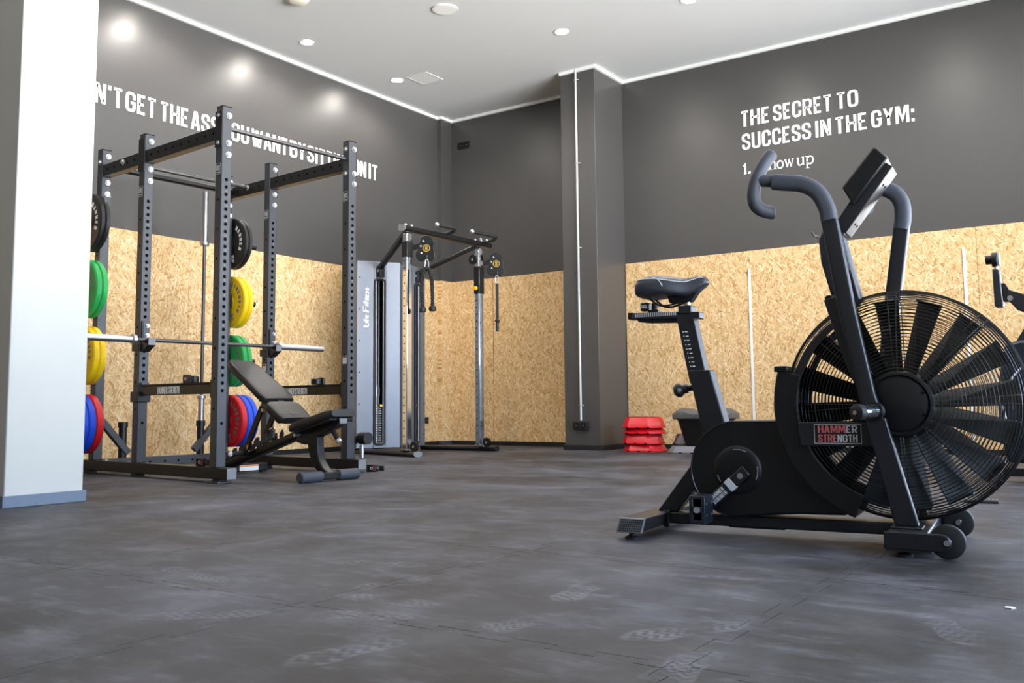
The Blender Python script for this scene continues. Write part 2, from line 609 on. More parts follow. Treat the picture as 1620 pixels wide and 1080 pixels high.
# ------------------------------------------------------------------ lettering
CCURVE = [(1, .66), (1, .8), (.93, .93), (.74, 1), (.26, 1), (.07, .93), (0, .8), (0, .2), (.07, .07), (.26, 0), (.74, 0), (.93, .07), (1, .2)]
GL = {
 'A': (.5, [[(0, -.1), (.42, 1), (.58, 1), (1, -.1)], [(.2, .24), (.8, .24)]]),
 'B': (.48, [[(0, 0), (0, 1), (.7, 1), (.95, .93), (1, .8), (1, .68), (.93, .57), (.7, .53), (0, .53)], [(.7, .53), (.95, .46), (1, .34), (1, .18), (.93, .05), (.7, 0), (0, 0)]]),
 'C': (.47, [CCURVE + [(1, .34)]]),
 'D': (.48, [[(0, 0), (0, 1), (.7, 1), (.95, .92), (1, .8), (1, .2), (.95, .08), (.7, 0), (0, 0)]]),
 'E': (.4, [[(1.1, 1), (0, 1), (0, 0), (1.1, 0)], [(0, .51), (.9, .51)]]),
 'F': (.4, [[(1.1, 1), (0, 1), (0, -.1)], [(0, .5), (.9, .5)]]),
 'G': (.48, [CCURVE + [(1, .46), (.55, .46)]]),
 'H': (.48, [[(0, -.1), (0, 1.1)], [(1, -.1), (1, 1.1)], [(0, .51), (1, .51)]]),
 'I': (.17, [[(.5, -.1), (.5, 1.1)]]),
 'K': (.48, [[(0, -.1), (0, 1.1)], [(1, 1.1), (.1, .45)], [(.3, .6), (1, -.1)]]),
 'L': (.38, [[(0, 1.1), (0, 0), (1.1, 0)]]),
 'M': (.62, [[(0, -.1), (0, 1.0), (.16, 1.0), (.5, .18), (.84, 1.0), (1, 1.0), (1, -.1)]]),
 'N': (.5, [[(0, -.1), (0, 1.0), (.14, 1.0), (.86, 0), (1, 0), (1, 1.1)]]),
 'O': (.48, [[(0, .5), (0, .8), (.07, .93), (.26, 1), (.74, 1), (.93, .93), (1, .8), (1, .2), (.93, .07), (.74, 0), (.26, 0), (.07, .07), (0, .2), (0, .5)]]),
 'R': (.48, [[(0, -.1), (0, 1), (.7, 1), (.95, .93), (1, .8), (1, .66), (.93, .52), (.7, .46), (0, .46)], [(.55, .46), (1, -.1)]]),
 'S': (.46, [[(1, .7), (1, .82), (.93, .94), (.74, 1), (.26, 1), (.07, .94), (0, .82), (0, .7), (.1, .6), (.9, .4), (1, .3), (1, .18), (.93, .06), (.74, 0), (.26, 0), (.07, .06), (0, .18), (0, .3)]]),
 'T': (.44, [[(-.1, 1), (1.1, 1)], [(.5, -.1), (.5, 1)]]),
 'U': (.48, [[(0, 1.1), (0, .2), (.07, .07), (.26, 0), (.74, 0), (.93, .07), (1, .2), (1, 1.1)]]),
 'W': (.72, [[(0, 1.1), (.22, 0), (.3, 0), (.46, .95), (.54, .95), (.7, 0), (.78, 0), (1, 1.1)]]),
 'Y': (.48, [[(0, 1.1), (.5, .42)], [(1, 1.1), (.5, .42)], [(.5, .5), (.5, -.1)]]),
 "'": (.17, [[(.5, 1.1), (.5, .82)]]),
 ':': (.17, [[(.5, -.1), (.5, .1)], [(.5, .52), (.5, .74)]]),
 '.': (.17, [[(.5, -.1), (.5, .1)]]),
 '0': (.45, [[(0, .5), (0, .8), (.26, 1), (.74, 1), (1, .8), (1, .2), (.74, 0), (.26, 0), (0, .2), (0, .5)]]),
 '1': (.28, [[(.75, -.1), (.75, 1.0), (0, .74)]]),
 '2': (.45, [[(0, .72), (.1, .93), (.3, 1), (.75, 1), (1, .82), (1, .64), (0, .0), (1.1, 0)]]),
 '3': (.45, [[(0, .8), (.2, 1), (.75, 1), (1, .8), (.9, .55), (.4, .52)], [(.9, .5), (1, .2), (.75, 0), (.2, 0), (0, .2)]]),
 '4': (.47, [[(.75, -.1), (.75, 1), (0, .3), (1.1, .3)]]),
 '5': (.45, [[(1, 1), (.05, 1), (0, .55), (.7, .58), (1, .4), (1, .2), (.75, 0), (.2, 0), (0, .2)]]),
 '6': (.45, [[(.9, 1), (.4, 1), (0, .6), (0, .2), (.25, 0), (.75, 0), (1, .2), (1, .4), (.75, .56), (0, .5)]]),
 '7': (.43, [[(-.1, 1), (1, 1), (.4, -.1)]]),
 '8': (.45, [[(.25, .53), (0, .7), (.05, .9), (.3, 1), (.7, 1), (.95, .9), (1, .7), (.75, .53), (.25, .53), (0, .35), (0, .15), (.25, 0), (.75, 0), (1, .15), (1, .35), (.75, .53)]]),
 '9': (.45, [[(.1, 0), (.6, 0), (1, .4), (1, .8), (.75, 1), (.25, 1), (0, .8), (0, .6), (.25, .44), (1, .5)]]),
}

def strip(pts, t):
    """quads of a stroke of width t along a polyline, mitred joins"""
    P = [V((p[0], p[1])) for p in pts]
    k = len(P)
    closed = (P[0] - P[-1]).length < 1e-6 and k > 3
    lft, rgt = [], []
    for i in range(k):
        if closed:
            a, b = P[(i - 1) % (k - 1)], P[(i + 1) % (k - 1)]
        else:
            a, b = P[max(i - 1, 0)], P[min(i + 1, k - 1)]
        d0 = (P[i] - a) if (P[i] - a).length > 1e-9 else (b - P[i])
        d1 = (b - P[i]) if (b - P[i]).length > 1e-9 else d0
        d0, d1 = d0.normalized(), d1.normalized()
        n0, n1 = V((-d0.y, d0.x)), V((-d1.y, d1.x))
        n = (n0 + n1)
        n = n.normalized() if n.length > 1e-6 else n0
        L = min(t / 2 / max(n.dot(n0), .3), t * 1.3)
        lft.append(P[i] + n * L)
        rgt.append(P[i] - n * L)
    return [(lft[i], rgt[i], rgt[i + 1], lft[i + 1]) for i in range(k - 1)]

def word_quads(txt, t=.165, gap=.055, space=.17):
    x, out = 0, []
    for ch in txt:
        if ch == ' ':
            x += space
            continue
        w_, st = GL[ch]
        for pl in st:
            pts = [(t / 2 + p[0] * (w_ - t), t / 2 + p[1] * (1 - t)) for p in pl]
            for q in strip(pts, t):
                out.append([(x + min(max(p.x, 0), w_), min(max(p.y, 0), 1)) for p in q])
        x += w_ + gap
    return out, x - gap

def put_quads(mb, quads, O, X, Y, N, sx=1, sy=1, th=.003):
    """extrude flat quads: origin O, axes X (reading direction), Y up, N towards the reader"""
    O, X, Y, N = V(O), V(X), V(Y), V(N)
    for q in quads:
        b = [O + X * p[0] * sx + Y * p[1] * sy for p in q]
        f = [p + N * th for p in b]
        mb.add(b + f, [(4, 5, 6, 7), (0, 1, 5, 4), (1, 2, 6, 5), (2, 3, 7, 6), (3, 0, 4, 7)])
    return mb

def letters(parent, mt, txt, O, X, Y, N, width, h, t=.135, th=.006, gap=.085):
    """each letter its own part"""
    q, w_ = word_quads(txt, t, gap)
    k = width / w_
    x = 0
    for ch in txt:
        qq, ww = word_quads(ch, t, gap)
        put_quads(MB(), qq, V(O) + V(X) * x * k, X, Y, N, k, h, th).build('letter', mt, parent, 0, 0)
        x += ww + gap

def write(mb, txt, O, X, Y, N, width=None, h=.1, t=.165, th=.002, gap=.055):
    q, w_ = word_quads(txt, t, gap)
    return put_quads(mb, q, O, X, Y, N, (width / w_ if width else h), h, th)

# ================================================================== THE ROOM
fl = struct(MB().box(XL - .2, XR + .2, YF - .2, YB + .2, -.2, -.014).build('floor', mat('concrete screed', srgb(24, 24, 25), .8)), 'dark rubber gym floor of interlocking square mats')
def tile_outline():
    # one metre mat; five dovetail teeth per edge, tabs on two sides answer sockets on the others
    L, g, A = 1.0, .0011, .034
    def edge():
        pts = []
        for k in range(5):
            c = .1 + .2 * k
            pts += [(c - .042, 0), (c - .056, A), (c + .056, A), (c + .042, 0)]
        return pts
    e = edge()
    poly = [(g, g)]
    poly += [(x, y + g) for x, y in [(a, b) for a, b in e]]
    poly += [(L - g, g)]
    poly += [(L - g + y, x) for x, y in e]
    poly += [(L - g, L - g)]
    poly += [(x, L - g + y) for x, y in reversed(e)]
    poly += [(g, L - g)]
    poly += [(g + y, x) for x, y in reversed(e)]
    return poly
TP = tile_outline()
tile_me = MB().prism(TP, 'xy', -.012, 0).mesh('rubber_tile', RUBBER, 0)
TX0, TY0 = -.78, 1.6
for i in range(-7, 3):
    for j in range(-2, 8):
        x, y = TX0 + i, TY0 + j
        if x < XL + .05 or x + 1 > XR or y + 1.04 > YB:
            continue
        if x < -5.4 and y < 0:
            continue
        o = link('rubber_tile', tile_me, fl)
        o.location = (x, y, 0)
# cut mats along the walls
o = MB().box(XL, TX0 - 6.004, TY0 - 2, YB, -.012, -.0002).build('edge_mat', RUBBER, fl)
o = MB().box(TX0 - 5.998, XR, TY0 + 7.036, YB, -.012, -.0002).build('edge_mat', RUBBER, fl)

struct(MB().box(XL - .2, XR + .2, YF - .2, YB + .2, ZC, ZC + .2).build('ceiling', CEIL), 'flat pale grey plaster ceiling with downlights')
wl = struct(MB().box(XL - .2, XL, YF, YB + .2, -.012, ZC).build('wall_left', WALL), 'left wall, anthracite satin paint above strand board')
DX0, DX1, DZ = .35, 2.75, 2.9         # glazed doorway beyond the right edge of the picture
wb = struct(MB().box(XL, DX0, YB, YB + .2, -.012, ZC).box(DX1, XR + .2, YB, YB + .2, -.012, ZC).box(DX0, DX1, YB, YB + .2, DZ, ZC).build('wall_back', WALL), 'back wall, anthracite satin paint above strand board')
wr = MB()
ys = [YF] + [q for b in WINS for q in b] + [YB]
for a, b in zip(ys[0::2], ys[1::2]):
    wr.box(XR, XR + .2, a, b, -.012, ZC)
for a, b in WINS:
    wr.box(XR, XR + .2, a, b, -.012, .35)
    wr.box(XR, XR + .2, a, b, 3.5, ZC)
wr = struct(wr.build('wall_right', WHITE), 'white window wall with four tall bays, outside the view')
for k, (a, b) in enumerate(WINS):
    fm = MB()
    for q in (a, (a + b) / 2 - .03, b - .06):
        fm.box(XR + .02, XR + .08, q, q + .06, .35, 3.5)
    for q in (.35, 2.6, 3.44):
        fm.box(XR + .02, XR + .08, a, b, q, q + .06)
    wd = struct(fm.build('window_%d' % (k + 1), SILL), 'tall metal framed window bay in the right wall')
    for y0, y1 in ((a + .06, (a + b) / 2 - .03), ((a + b) / 2 + .03, b - .06)):
        for z0, z1 in ((.41, 2.6), (2.66, 3.44)):
            MB().box(XR + .047, XR + .053, y0, y1, z0, z1).build('pane', GLASS, wd)
fm = MB()
for q in (DX0, (DX0 + DX1) / 2 - .04, DX1 - .06):
    fm.box(q, q + (.08 if DX0 < q < DX1 - .1 else .06), YB + .04, YB + .1, 0, DZ)
for q in (0, 2.2, DZ - .06):
    fm.box(DX0, DX1, YB + .04, YB + .1, q, q + .06)
dr = struct(fm.build('door_1', SILL), 'glazed double door in the back wall, beyond the right edge')
for x0, x1 in ((DX0 + .06, (DX0 + DX1) / 2 - .04), ((DX0 + DX1) / 2 + .04, DX1 - .06)):
    for z0, z1 in ((.06, 2.2), (2.26, DZ - .06)):
        MB().box(x0, x1, YB + .067, YB + .073, z0, z1).build('pane', GLASS, dr)
struct(MB().box(XL - .2, XR + .2, YF - .2, YF, -.012, ZC).build('wall_front', mat('grey wall paint', srgb(176, 173, 169), .7)), 'plain grey wall behind the photographer')

# pilaster in the far left corner
MB().box(XL, XL + .062, 9.235, YB, 0, ZC).build('pilaster', WALL, wl)
# strand board panels, each its own sheet
ZO = 2.094
yy = YB - .21
for k in range(8):
    y0, y1 = 9.232 - 1.25 * (k + 1), 9.232 - 1.25 * k
    MB().box(XL, XL + .012, y0 + .0012, y1 - .0012, .05, ZO - (.003 if k % 2 else 0)).build('osb_panel', OSB_L, wl, .0012, 0)
MB().box(XL + .0125, XL + .062, 9.223, 9.2349, .05, ZO).build('osb_panel', OSB_L, wl, .0008, 0)
MB().box(XL + .062, XL + .074, 9.223, YB - .013, .05, ZO).build('osb_panel', OSB_L, wl, .0012, 0)
for x0, x1 in ((-7.483, -6.818), (-6.818, -5.388), (-4.94, -3.802), (-3.802, -2.552), (-2.552, -1.302), (-1.302, -.052), (-.052, .34)):
    MB().box(x0 + (.004 if x0 == -6.818 else .0015), x1 - (.004 if x1 == -6.818 else .0015), YB - .012, YB, .05, ZO).build('osb_panel', OSB_B, wb, .0012, 0)
# dark skirting below the board
struct(MB().box(XL, XL + .016, YF, YB, 0, .05).build('baseboard_left', BASED), 'dark skirting under the strand board, left wall')
struct(MB().box(XL + .07, -5.388, YB - .016, YB, 0, .05).box(-4.94, DX0, YB - .016, YB, 0, .05).build('baseboard_back', BASED), 'dark skirting under the strand board, back wall')
# white cove along the ceiling
CV = .034
struct(MB().box(XL, XL + .03, YF, 9.235, ZC - CV, ZC).box(XL + .03, XL + .092, 9.205, 9.235, ZC - CV, ZC).box(XL + .062, XL + .092, 9.235, YB, ZC - CV, ZC).build('trim_1', TRIMW), 'white cove between left wall and ceiling')
struct(MB().box(XL + .092, -5.385, YB - .03, YB, ZC - CV, ZC).build('trim_2', TRIMW), 'white cove over the dark wall left of the column')
struct(MB().box(-4.945, XR, YB - .03, YB, ZC - CV, ZC).build('trim_3', TRIMW), 'white cove over the dark wall right of the column')
struct(MB().box(-5.385, -4.915, 8.77, 8.80, ZC - CV, ZC).box(-4.945, -4.915, 8.80, YB - .03, ZC - CV, ZC).build('trim_4', TRIMW), 'white cove around the top of the dark column')
for k, x in enumerate((-3.475, -1.41)):
    struct(MB().box(x - .013, x + .013, YB - .02, YB - .0125, .06, 1.905).build('trim_%d' % (5 + k), WHITEP, None, .002), ['narrow white upright strip on strand board behind the bike saddle', 'narrow white upright strip on strand board above the fan cage'][k])
# dark square column
cl = struct(MB().box(-5.385, -4.945, 8.80, YB, 0, ZC).build('dark_column', WALL, None, .004), 'anthracite painted square column against the back wall')
MB().box(-5.40, -4.93, 8.785, 8.80, 0, .055).box(-4.945, -4.93, 8.80, YB - .013, 0, .055).box(-5.40, -5.385, 8.80, YB - .013, 0, .055).build('baseboard', BASED, cl, .002)
# white pillar at the left edge
pl = struct(MB().box(-5.35, -4.735, 2.40, 2.815, 0, ZC).build('white_pillar', mat('off-white plaster', srgb(192, 191, 184), .75, 0, .05, .12, 3.5), None, .006), 'white plastered square pillar at the left edge')
MB().box(-5.36, -4.722, 2.388, 2.40, 0, .058).box(-4.735, -4.722, 2.40, 2.828, 0, .058).box(-5.36, -4.735, 2.815, 2.828, 0, .058).build('baseboard', BASEB, pl, .002)

# wall lettering: raised white letters, word by word
mb = MB()
for wd_, a, b in (("N'T", 4.472, 4.739), ('GET', 4.77, 5.085), ('THE', 5.127, 5.439), ('ASS', 5.469, 5.795), ('YOU', 5.83, 6.172), ('WANT', 6.203, 6.69), ('BY', 6.723, 6.945), ('SITTING', 6.973, 7.655), ('ON', 7.69, 7.902), ('IT', 7.944, 8.101)):
    letters(wl, INK, wd_, (XL, a, 3.186), (0, 1, 0), (0, 0, 1), (1, 0, 0), b - a, .183)
mb = MB()
for wd_, a, b, z in (('THE', -3.518, -3.202, 3.443), ('SECRET', -3.162, -2.554, 3.443), ('TO', -2.509, -2.294, 3.443), ('SUCCESS', -3.51, -2.775, 3.191), ('IN', -2.732, -2.572, 3.191), ('THE', -2.532, -2.218, 3.191), ('GYM:', -2.178, -1.775, 3.191)):
    letters(wb, INK, wd_, (a, YB, z), (1, 0, 0), (0, 0, 1), (0, -1, 0), b - a, .172)
letters(wb, INK, '1.', (-3.512, YB, 2.925), (1, 0, 0), (0, 0, 1), (0, -1, 0), .085, .122, .17)
# 'Show up' in a light serif: strokes of two weights, metres on the wall
def serif(mb, x, z, s, shapes):
    mb = MB()
    for wdt, pts in shapes:
        put_quads(mb, [[(p.x, p.y) for p in q] for q in strip(pts, wdt)], (x, YB, z), (1, 0, 0), (0, 0, 1), (0, -1, 0), s, s, .006)
    mb.build('letter', INK, wb, 0, 0)
EL = lambda cx, cy, rx, ry, n=18, a0=0, a1=360: [(cx + rx * cos(rad(a0 + (a1 - a0) * i / n)), cy + ry * sin(rad(a0 + (a1 - a0) * i / n))) for i in range(n + 1)]
Z0, XH = 2.93, .085
serif(mb, -3.345, Z0, XH, [(.17, [(.95, 1.15), (.8, 1.42), (.45, 1.45), (.2, 1.25), (.25, 1.0), (.55, .78), (.9, .55), (.95, .25), (.75, .03), (.4, 0), (.1, .2), (.08, .38)]), (.1, [(.95, 1.45), (.95, 1.1)]), (.1, [(.07, 0), (.07, .42)])])
serif(mb, -3.235, Z0, XH, [(.17, [(.22, 0), (.22, 1.5)]), (.07, [(0, .03), (.45, .03)]), (.07, [(.02, 1.47), (.25, 1.5)]), (.1, [(.24, .7), (.4, .93), (.6, .98)]), (.17, [(.55, .98), (.78, .92), (.86, .75), (.86, 0)]), (.07, [(.64, .03), (1.08, .03)])])
serif(mb, -3.132 - .01, Z0, XH, [(.15, EL(.42, .48, .36, .46))])
serif(mb, -3.062, Z0, XH, [(.16, [(.12, 1.0), (.38, .02)]), (.08, [(.38, .02), (.6, .95)]), (.16, [(.56, 1.0), (.82, .02)]), (.08, [(.82, .02), (1.05, .98)]), (.06, [(0, .98), (.28, .98)]), (.06, [(.46, .98), (.72, .98)]), (.06, [(.92, .98), (1.16, .98)])])
serif(mb, -2.935, Z0, XH, [(.17, [(.18, 1), (.18, .25), (.28, .06), (.45, 0)]), (.1, [(.42, 0), (.65, .1), (.8, .3)]), (.17, [(.82, 1), (.82, 0)]), (.06, [(0, .98), (.2, .98)]), (.06, [(.62, .98), (.84, .98)]), (.06, [(.82, .03), (1.02, .03)])])
serif(mb, -2.842, Z0, XH, [(.17, [(.2, 1.0), (.2, -.5)]), (.06, [(0, -.48), (.45, -.48)]), (.06, [(0, .97), (.22, .99)]), (.15, EL(.55, .48, .38, .47, 18, -165, 165))])

# ------------------------------------------------------------------ ceiling fittings
LIGHTS = [(-7.02, 5.06), (-7.02, 6.47), (-7.02, 7.86), (-4.74, 7.79), (-3.39, 7.86), (-1.62, 7.84), (-.2, 7.84), (-7.02, 3.65), (-4.74, 5.0), (-3.39, 5.0), (-1.8, 5.0)]  # trailing entries, past the bike handlebars one, are unseen lamps added for room light
LBL = {5: 'lit downlight out of frame above the bike handlebars, near the back wall', 6: 'unseen downlight added for room light above the fan wheel, near the back wall', 7: 'unseen downlight added for room light over the left wall behind the white pillar', 8: 'unseen downlight added for room light above the rack', 9: 'unseen downlight added for room light between rack and bike', 10: 'unseen downlight added for room light above the bike saddle', 0: 'lit round downlight cut by the top edge, nearest the left wall', 1: 'lit round downlight over the left wall, second along its row', 2: 'lit round downlight nearest the far corner, beside the ceiling hatch', 3: 'lit round downlight in the middle of the ceiling left of the column top', 4: 'lit round downlight cut by the top edge, right of the ceiling speaker'}
for k, (x, y) in enumerate(LIGHTS):
    t = thing('downlight', LBL.get(k, 'recessed round downlight beyond the top edge of the picture'), 'downlight', (x, y, ZC), 0, 'ceiling downlights')
    MB().lathe([(.06, -.002), (.063, -.006), (.078, -.006), (.08, 0), (.06, 0), (.06, -.002)], (0, 0, 0), (0, 0, 1), 28).build('rim', WHITEP, t)
    MB().cyl((0, 0, -.0045), (0, 0, -.001), .06, n=28).build('lens', LED, t)
    ld = bpy.data.lights.new('downlight_lamp', 'SPOT')
    ld.energy = LAMP
    ld.color = (1, .95, .9)
    ld.spot_size = rad(150)
    ld.spot_blend = .6
    ld.shadow_soft_size = .05
    lo = bpy.data.objects.new('downlight_lamp', ld)
    COL.objects.link(lo)
    lo.location = (x, y, ZC - .03)
t = thing('ceiling_speaker', 'round white ceiling loudspeaker with flat mesh cover', 'speaker', (-5.354, 6.673, ZC))
MB().lathe([(0, -.008), (.1, -.008), (.112, -.012), (.122, -.01), (.124, 0), (0, 0)], (0, 0, 0), (0, 0, 1), 40).build('rim', WHITEP, t)
MB().cyl((0, 0, -.012), (0, 0, -.006), .104, n=40).build('mesh_cover', WHITE, t)
t = thing('smoke_detector', 'cream domed smoke detector cut by the top edge', 'detector', (-6.313, 5.70, ZC))
MB().lathe([(0, -.02), (.098, -.02), (.105, -.012), (.105, 0), (0, 0)], (0, 0, 0), (0, 0, 1), 36).build('base', WHITEP, t)
MB().lathe([(0, -.05), (.05, -.05), (.08, -.04), (.088, -.02), (0, -.02)], (0, 0, 0), (0, 0, 1), 36).build('dome', mat('cream plastic', srgb(226, 218, 200), .5), t)
t = thing('ceiling_hatch', 'square white access hatch in the ceiling beside a downlight', 'hatch', (-6.72, 8.0, ZC))
MB().box(-.15, .15, -.15, -.137, -.006, 0).box(-.15, .15, .137, .15, -.006, 0).box(-.15, -.137, -.137, .137, -.006, 0).box(.137, .15, -.137, .137, -.006, 0).build('frame', CEIL, t)
MB().box(-.134, .134, -.134, .134, -.004, 0).build('panel', WHITE, t)

# ------------------------------------------------------------------ electrical fittings
def socket(name, label, loc, rz, n=2, s=.08, depth=.012, m_=BASED):
    t = thing(name, label, 'socket', loc, rz)
    W = s * n
    MB().box(-W / 2, W / 2, -depth, 0, -s / 2, s / 2).build('plate', m_, t, .003)
    for k in range(n):
        cx = (k + .5) * s - W / 2
        MB().lathe([(.031, 0), (.031, .002), (.026, .003), (.024, -.006), (0, -.006)], (cx, -depth, 0), (0, -1, 0), 20).build('outlet', HOLE, t)
        MB().cyl((cx - .009, -depth + .004, 0), (cx - .009, -depth - .0035, 0), .003, n=8).cyl((cx + .009, -depth + .004, 0), (cx + .009, -depth - .0035, 0), .003, n=8).build('contact', ZINC, t)
    return t
socket('wall_socket', 'black double socket on the strand board, low beside the cable machine', (XL + .012, 8.95, .315), 90)
socket('wall_socket', 'black double socket high on the dark wall near the far corner', (-7.275, YB, 3.885), 0, 2, .095)
t = thing('conduit', 'pale steel conduit running down the front of the dark column', 'conduit', (-5.17, 8.80, 0))
MB().cyl((0, -.022, .32), (0, -.022, ZC - .002), .0125, n=14).build('pipe', mat('galvanised conduit', srgb(206, 206, 204), .35, .5), t)
for z in (.483, 2.217, 3.172, 4.127):
    MB().tube([(-.022, -.002, z), (-.018, -.012, z), (-.012, -.033, z), (0, -.038, z), (.012, -.033, z), (.018, -.012, z), (.022, -.002, z)], .005, 6).ball((-.026, -.006, z), .008).ball((.026, -.006, z), .008).build('clip', ZINC, t)
t = socket('surface_socket', 'black surface socket box at the foot of the conduit', (-5.17, 8.80, .265), 0, 2, .088, .05)

# ================================================================== POWER RACK
RK_O, RK_R = (-4.949, 3.916, 0), -4.5
PW, PH, FV = .075, 2.52, 1.113          # post width, post height, far side offset
rack = thing('power_rack', 'tall grey-black six-post power rack with numbered uprights by the left wall', 'power rack', RK_O, RK_R)
UF, UM, UR = -.197, -1.192, -1.83       # back face of front, middle, rear posts
def bolt(mb, p, d, r=.016):
    p, d = V(p), V(d)
    mb.lathe([(0, 0), (r * 1.35, 0), (r * 1.35, .004), (r, .004), (r * .95, .016), (0, .016)], p, d, 12)
for side, v0 in ((-1, 0.0), (1, FV)):
    out = -1 if side < 0 else 1
    vo = v0 if side < 0 else v0 + PW
    for k, u0 in enumerate((UF, UM, UR)):
        p = MB().box(u0, u0 + PW, v0, v0 + PW, .1, PH).build('upright', POST, rack, .005)
        MB().box(u0 - .001, u0 + PW + .001, v0 - .001, v0 + PW + .001, PH, PH + .006).build('end_cap', BLACK, p, .002)
        hm = MB()
        if k < 2:
            for q in range(29):
                hm.cyl((u0 + PW - .001, v0 + PW / 2, .60 + .0506 * q), (u0 + PW + .0006, v0 + PW / 2, .60 + .0506 * q), .0125, n=14)
            hm.cyl((u0 + PW - .001, v0 + PW / 2, .385), (u0 + PW + .0006, v0 + PW / 2, .385), .011, n=12)
        for q in range(9):
            hm.cyl((u0 + PW / 2, v0 - .0006, .48 + .2 * q), (u0 + PW / 2, v0 + .001, .48 + .2 * q), .009, n=10)
        hm.build('hole_row', HOLE, p)
        if k < 2:
            nm = MB()
            for q in range(14):
                s_ = str(q + 1)
                w_ = .012 * len(s_)
                write(nm, s_, (u0 + PW, v0 + PW / 2 - w_ / 2, .617 + .1012 * q), (0, 1, 0), (0, 0, 1), (1, 0, 0), w_, .018, .2, .0006)
            nm.build('number_scale', NUMB, p)
        bm_ = MB()
        for z in ((2.46, 2.27, 2.19) if k == 0 else (2.47, 2.26, 2.17)):
            bolt(bm_, (u0 + PW, v0 + PW / 2 + .012, z), (1, 0, 0))
        if k == 0:
            for z in (2.46, 2.27):
                bolt(bm_, (u0 + PW / 2, vo if side < 0 else v0, z), (0, -1, 0), .014)
        if k == 2:
            bolt(bm_, (u0 + PW * .6, v0, 2.42), (0, -1, 0), .014)
            for z in (2.16, 2.0, 1.84, 1.66, 1.28, 1.1, .92):
                bolt(bm_, (u0 + PW / 2, v0 + PW, z), (0, 1, 0), .011)
        bolt(bm_, (u0 + PW * .7, v0 + PW / 2, .1), (0, 0, 1), .014)
        bm_.build_each('bolt', ZINC, p)
        if k < 2:   # maker's plate on the side of the upright
            pq = MB().box(u0 + .012, u0 + PW - .012, v0 - .0025, v0, 2.05, 2.13).build('name_plate', BLACK, p)
            lt = MB()
            write(lt, 'HS', (u0 + .02, v0 - .0025, 2.078), (1, 0, 0), (0, 0, 1), (0, -1, 0), .035, .036, .14, .0008)
            for q in ((.013, .062, 2.052, 2.0545), (.013, .062, 2.1255, 2.128), (.013, .0155, 2.052, 2.128), (.0595, .062, 2.052, 2.128), (.02, .055, 2.062, 2.068)):
                lt.box(u0 + q[0], u0 + q[1], v0 - .0033, v0 - .0025, q[2], q[3])
            lt.build('emblem', SILVER, pq)
    # base and top side rails
    b = MB().box(-1.95, 0, v0, v0 + PW, .025, .1).build('base_rail', BLACK, rack, .004)
    MB().box(-.0005, .004, v0 + .002, v0 + PW - .002, .027, .098).build('end_cap', GREYP, b, .001)
    bb = MB()
    for u in (-.28, -1.3, -1.62):
        bb.cyl((u, v0 + PW / 2, .1), (u, v0 + PW / 2, .108), .012, n=8)
    bb.build_each('bolt', ZINC, b)
    MB().box(-.21, -.05, v0 - .03 if side < 0 else v0, v0 + PW + (.0 if side < 0 else .03), 0, .012).box(-.17, -.09, v0 + .01, v0 + PW - .01, .012, .025).build('floor_plate', POST, rack, .002)
    MB().box(-1.2, -1.12, v0 + .005, v0 + PW - .005, 0, .025).build('floor_pad', RUBB, rack)
    MB().box(-1.9, -1.82, v0 + .005, v0 + PW - .005, 0, .025).build('floor_pad', RUBB, rack)
    for a, c in ((UF, UM + PW), (UM, UR + PW)):
        tr = MB().box(c, a, v0 + .004, v0 + PW - .004, 2.30, 2.395).build('top_rail', BLACK, rack, .004)
        hm = MB()
        for q in range(int((a - c) / .1)):
            hm.cyl((c + .08 + .1 * q, v0 + .002, 2.35), (c + .08 + .1 * q, v0 + .0045, 2.35), .009, n=10)
        hm.build('hole_row', HOLE, tr)
    # flange plates where the rails meet the uprights
    for u0 in (UF, UM):
        MB().box(u0 - .006, u0 + PW + .001, v0 - .006 if side < 0 else v0 + PW, v0 + .001 if side < 0 else v0 + PW + .006, 2.24, 2.49).build('flange_plate', BLACK, rack, .002)
# pull-up bars between the sides
MB().cyl((-.165, PW, 2.385), (-.165, FV, 2.385), .016, n=16).build('pull_up_bar', KNURL, rack)
MB().cyl((-1.43, PW, 2.36), (-1.43, FV, 2.36), .016, n=16).build('pull_up_bar', KNURL, rack)
MB().cyl((-1.66, PW, 2.36), (-1.66, FV, 2.36), .025, n=16).build('pull_up_bar', BLACK, rack)
bm_ = MB()
for u in (-1.43,):
    bolt(bm_, (u, FV, 2.36), (0, -1, 0), .017)
    bolt(bm_, (u, -.004 + .004, 2.36), (0, -1, 0), .017)
bm_.build_each('bolt', ZINC, rack)
# rear cross beam, diagonal braces, bar holders
rc = MB().box(UR, UR + PW, PW, FV, .03, .105).build('rear_cross_beam', POST, rack, .004)
hm = MB()
for v in (.35, .47, .6, .72, .85):
    hm.cyl((UR + PW - .001, v, .065), (UR + PW + .0006, v, .065), .01, n=12)
hm.build('hole_row', HOLE, rc)
for v0, v1 in ((PW, .3), (FV, FV - .23)):
    MB().bar((UR + PW / 2, v0, .4), (UR + PW / 2, v1, .14), .05, .05, (1, 0, 0)).build('diagonal_brace', POST, rack, .003)
for v in (.265, .955):
    h_ = MB().lathe([(0, .105), (.031, .105), (.031, .34), (.038, .34), (.038, .385), (.03, .385), (.03, .12), (0, .12)], (UR - .02 + PW / 2, v, 0), (0, 0, 1), 24).build('bar_holder', BLACK, rack)
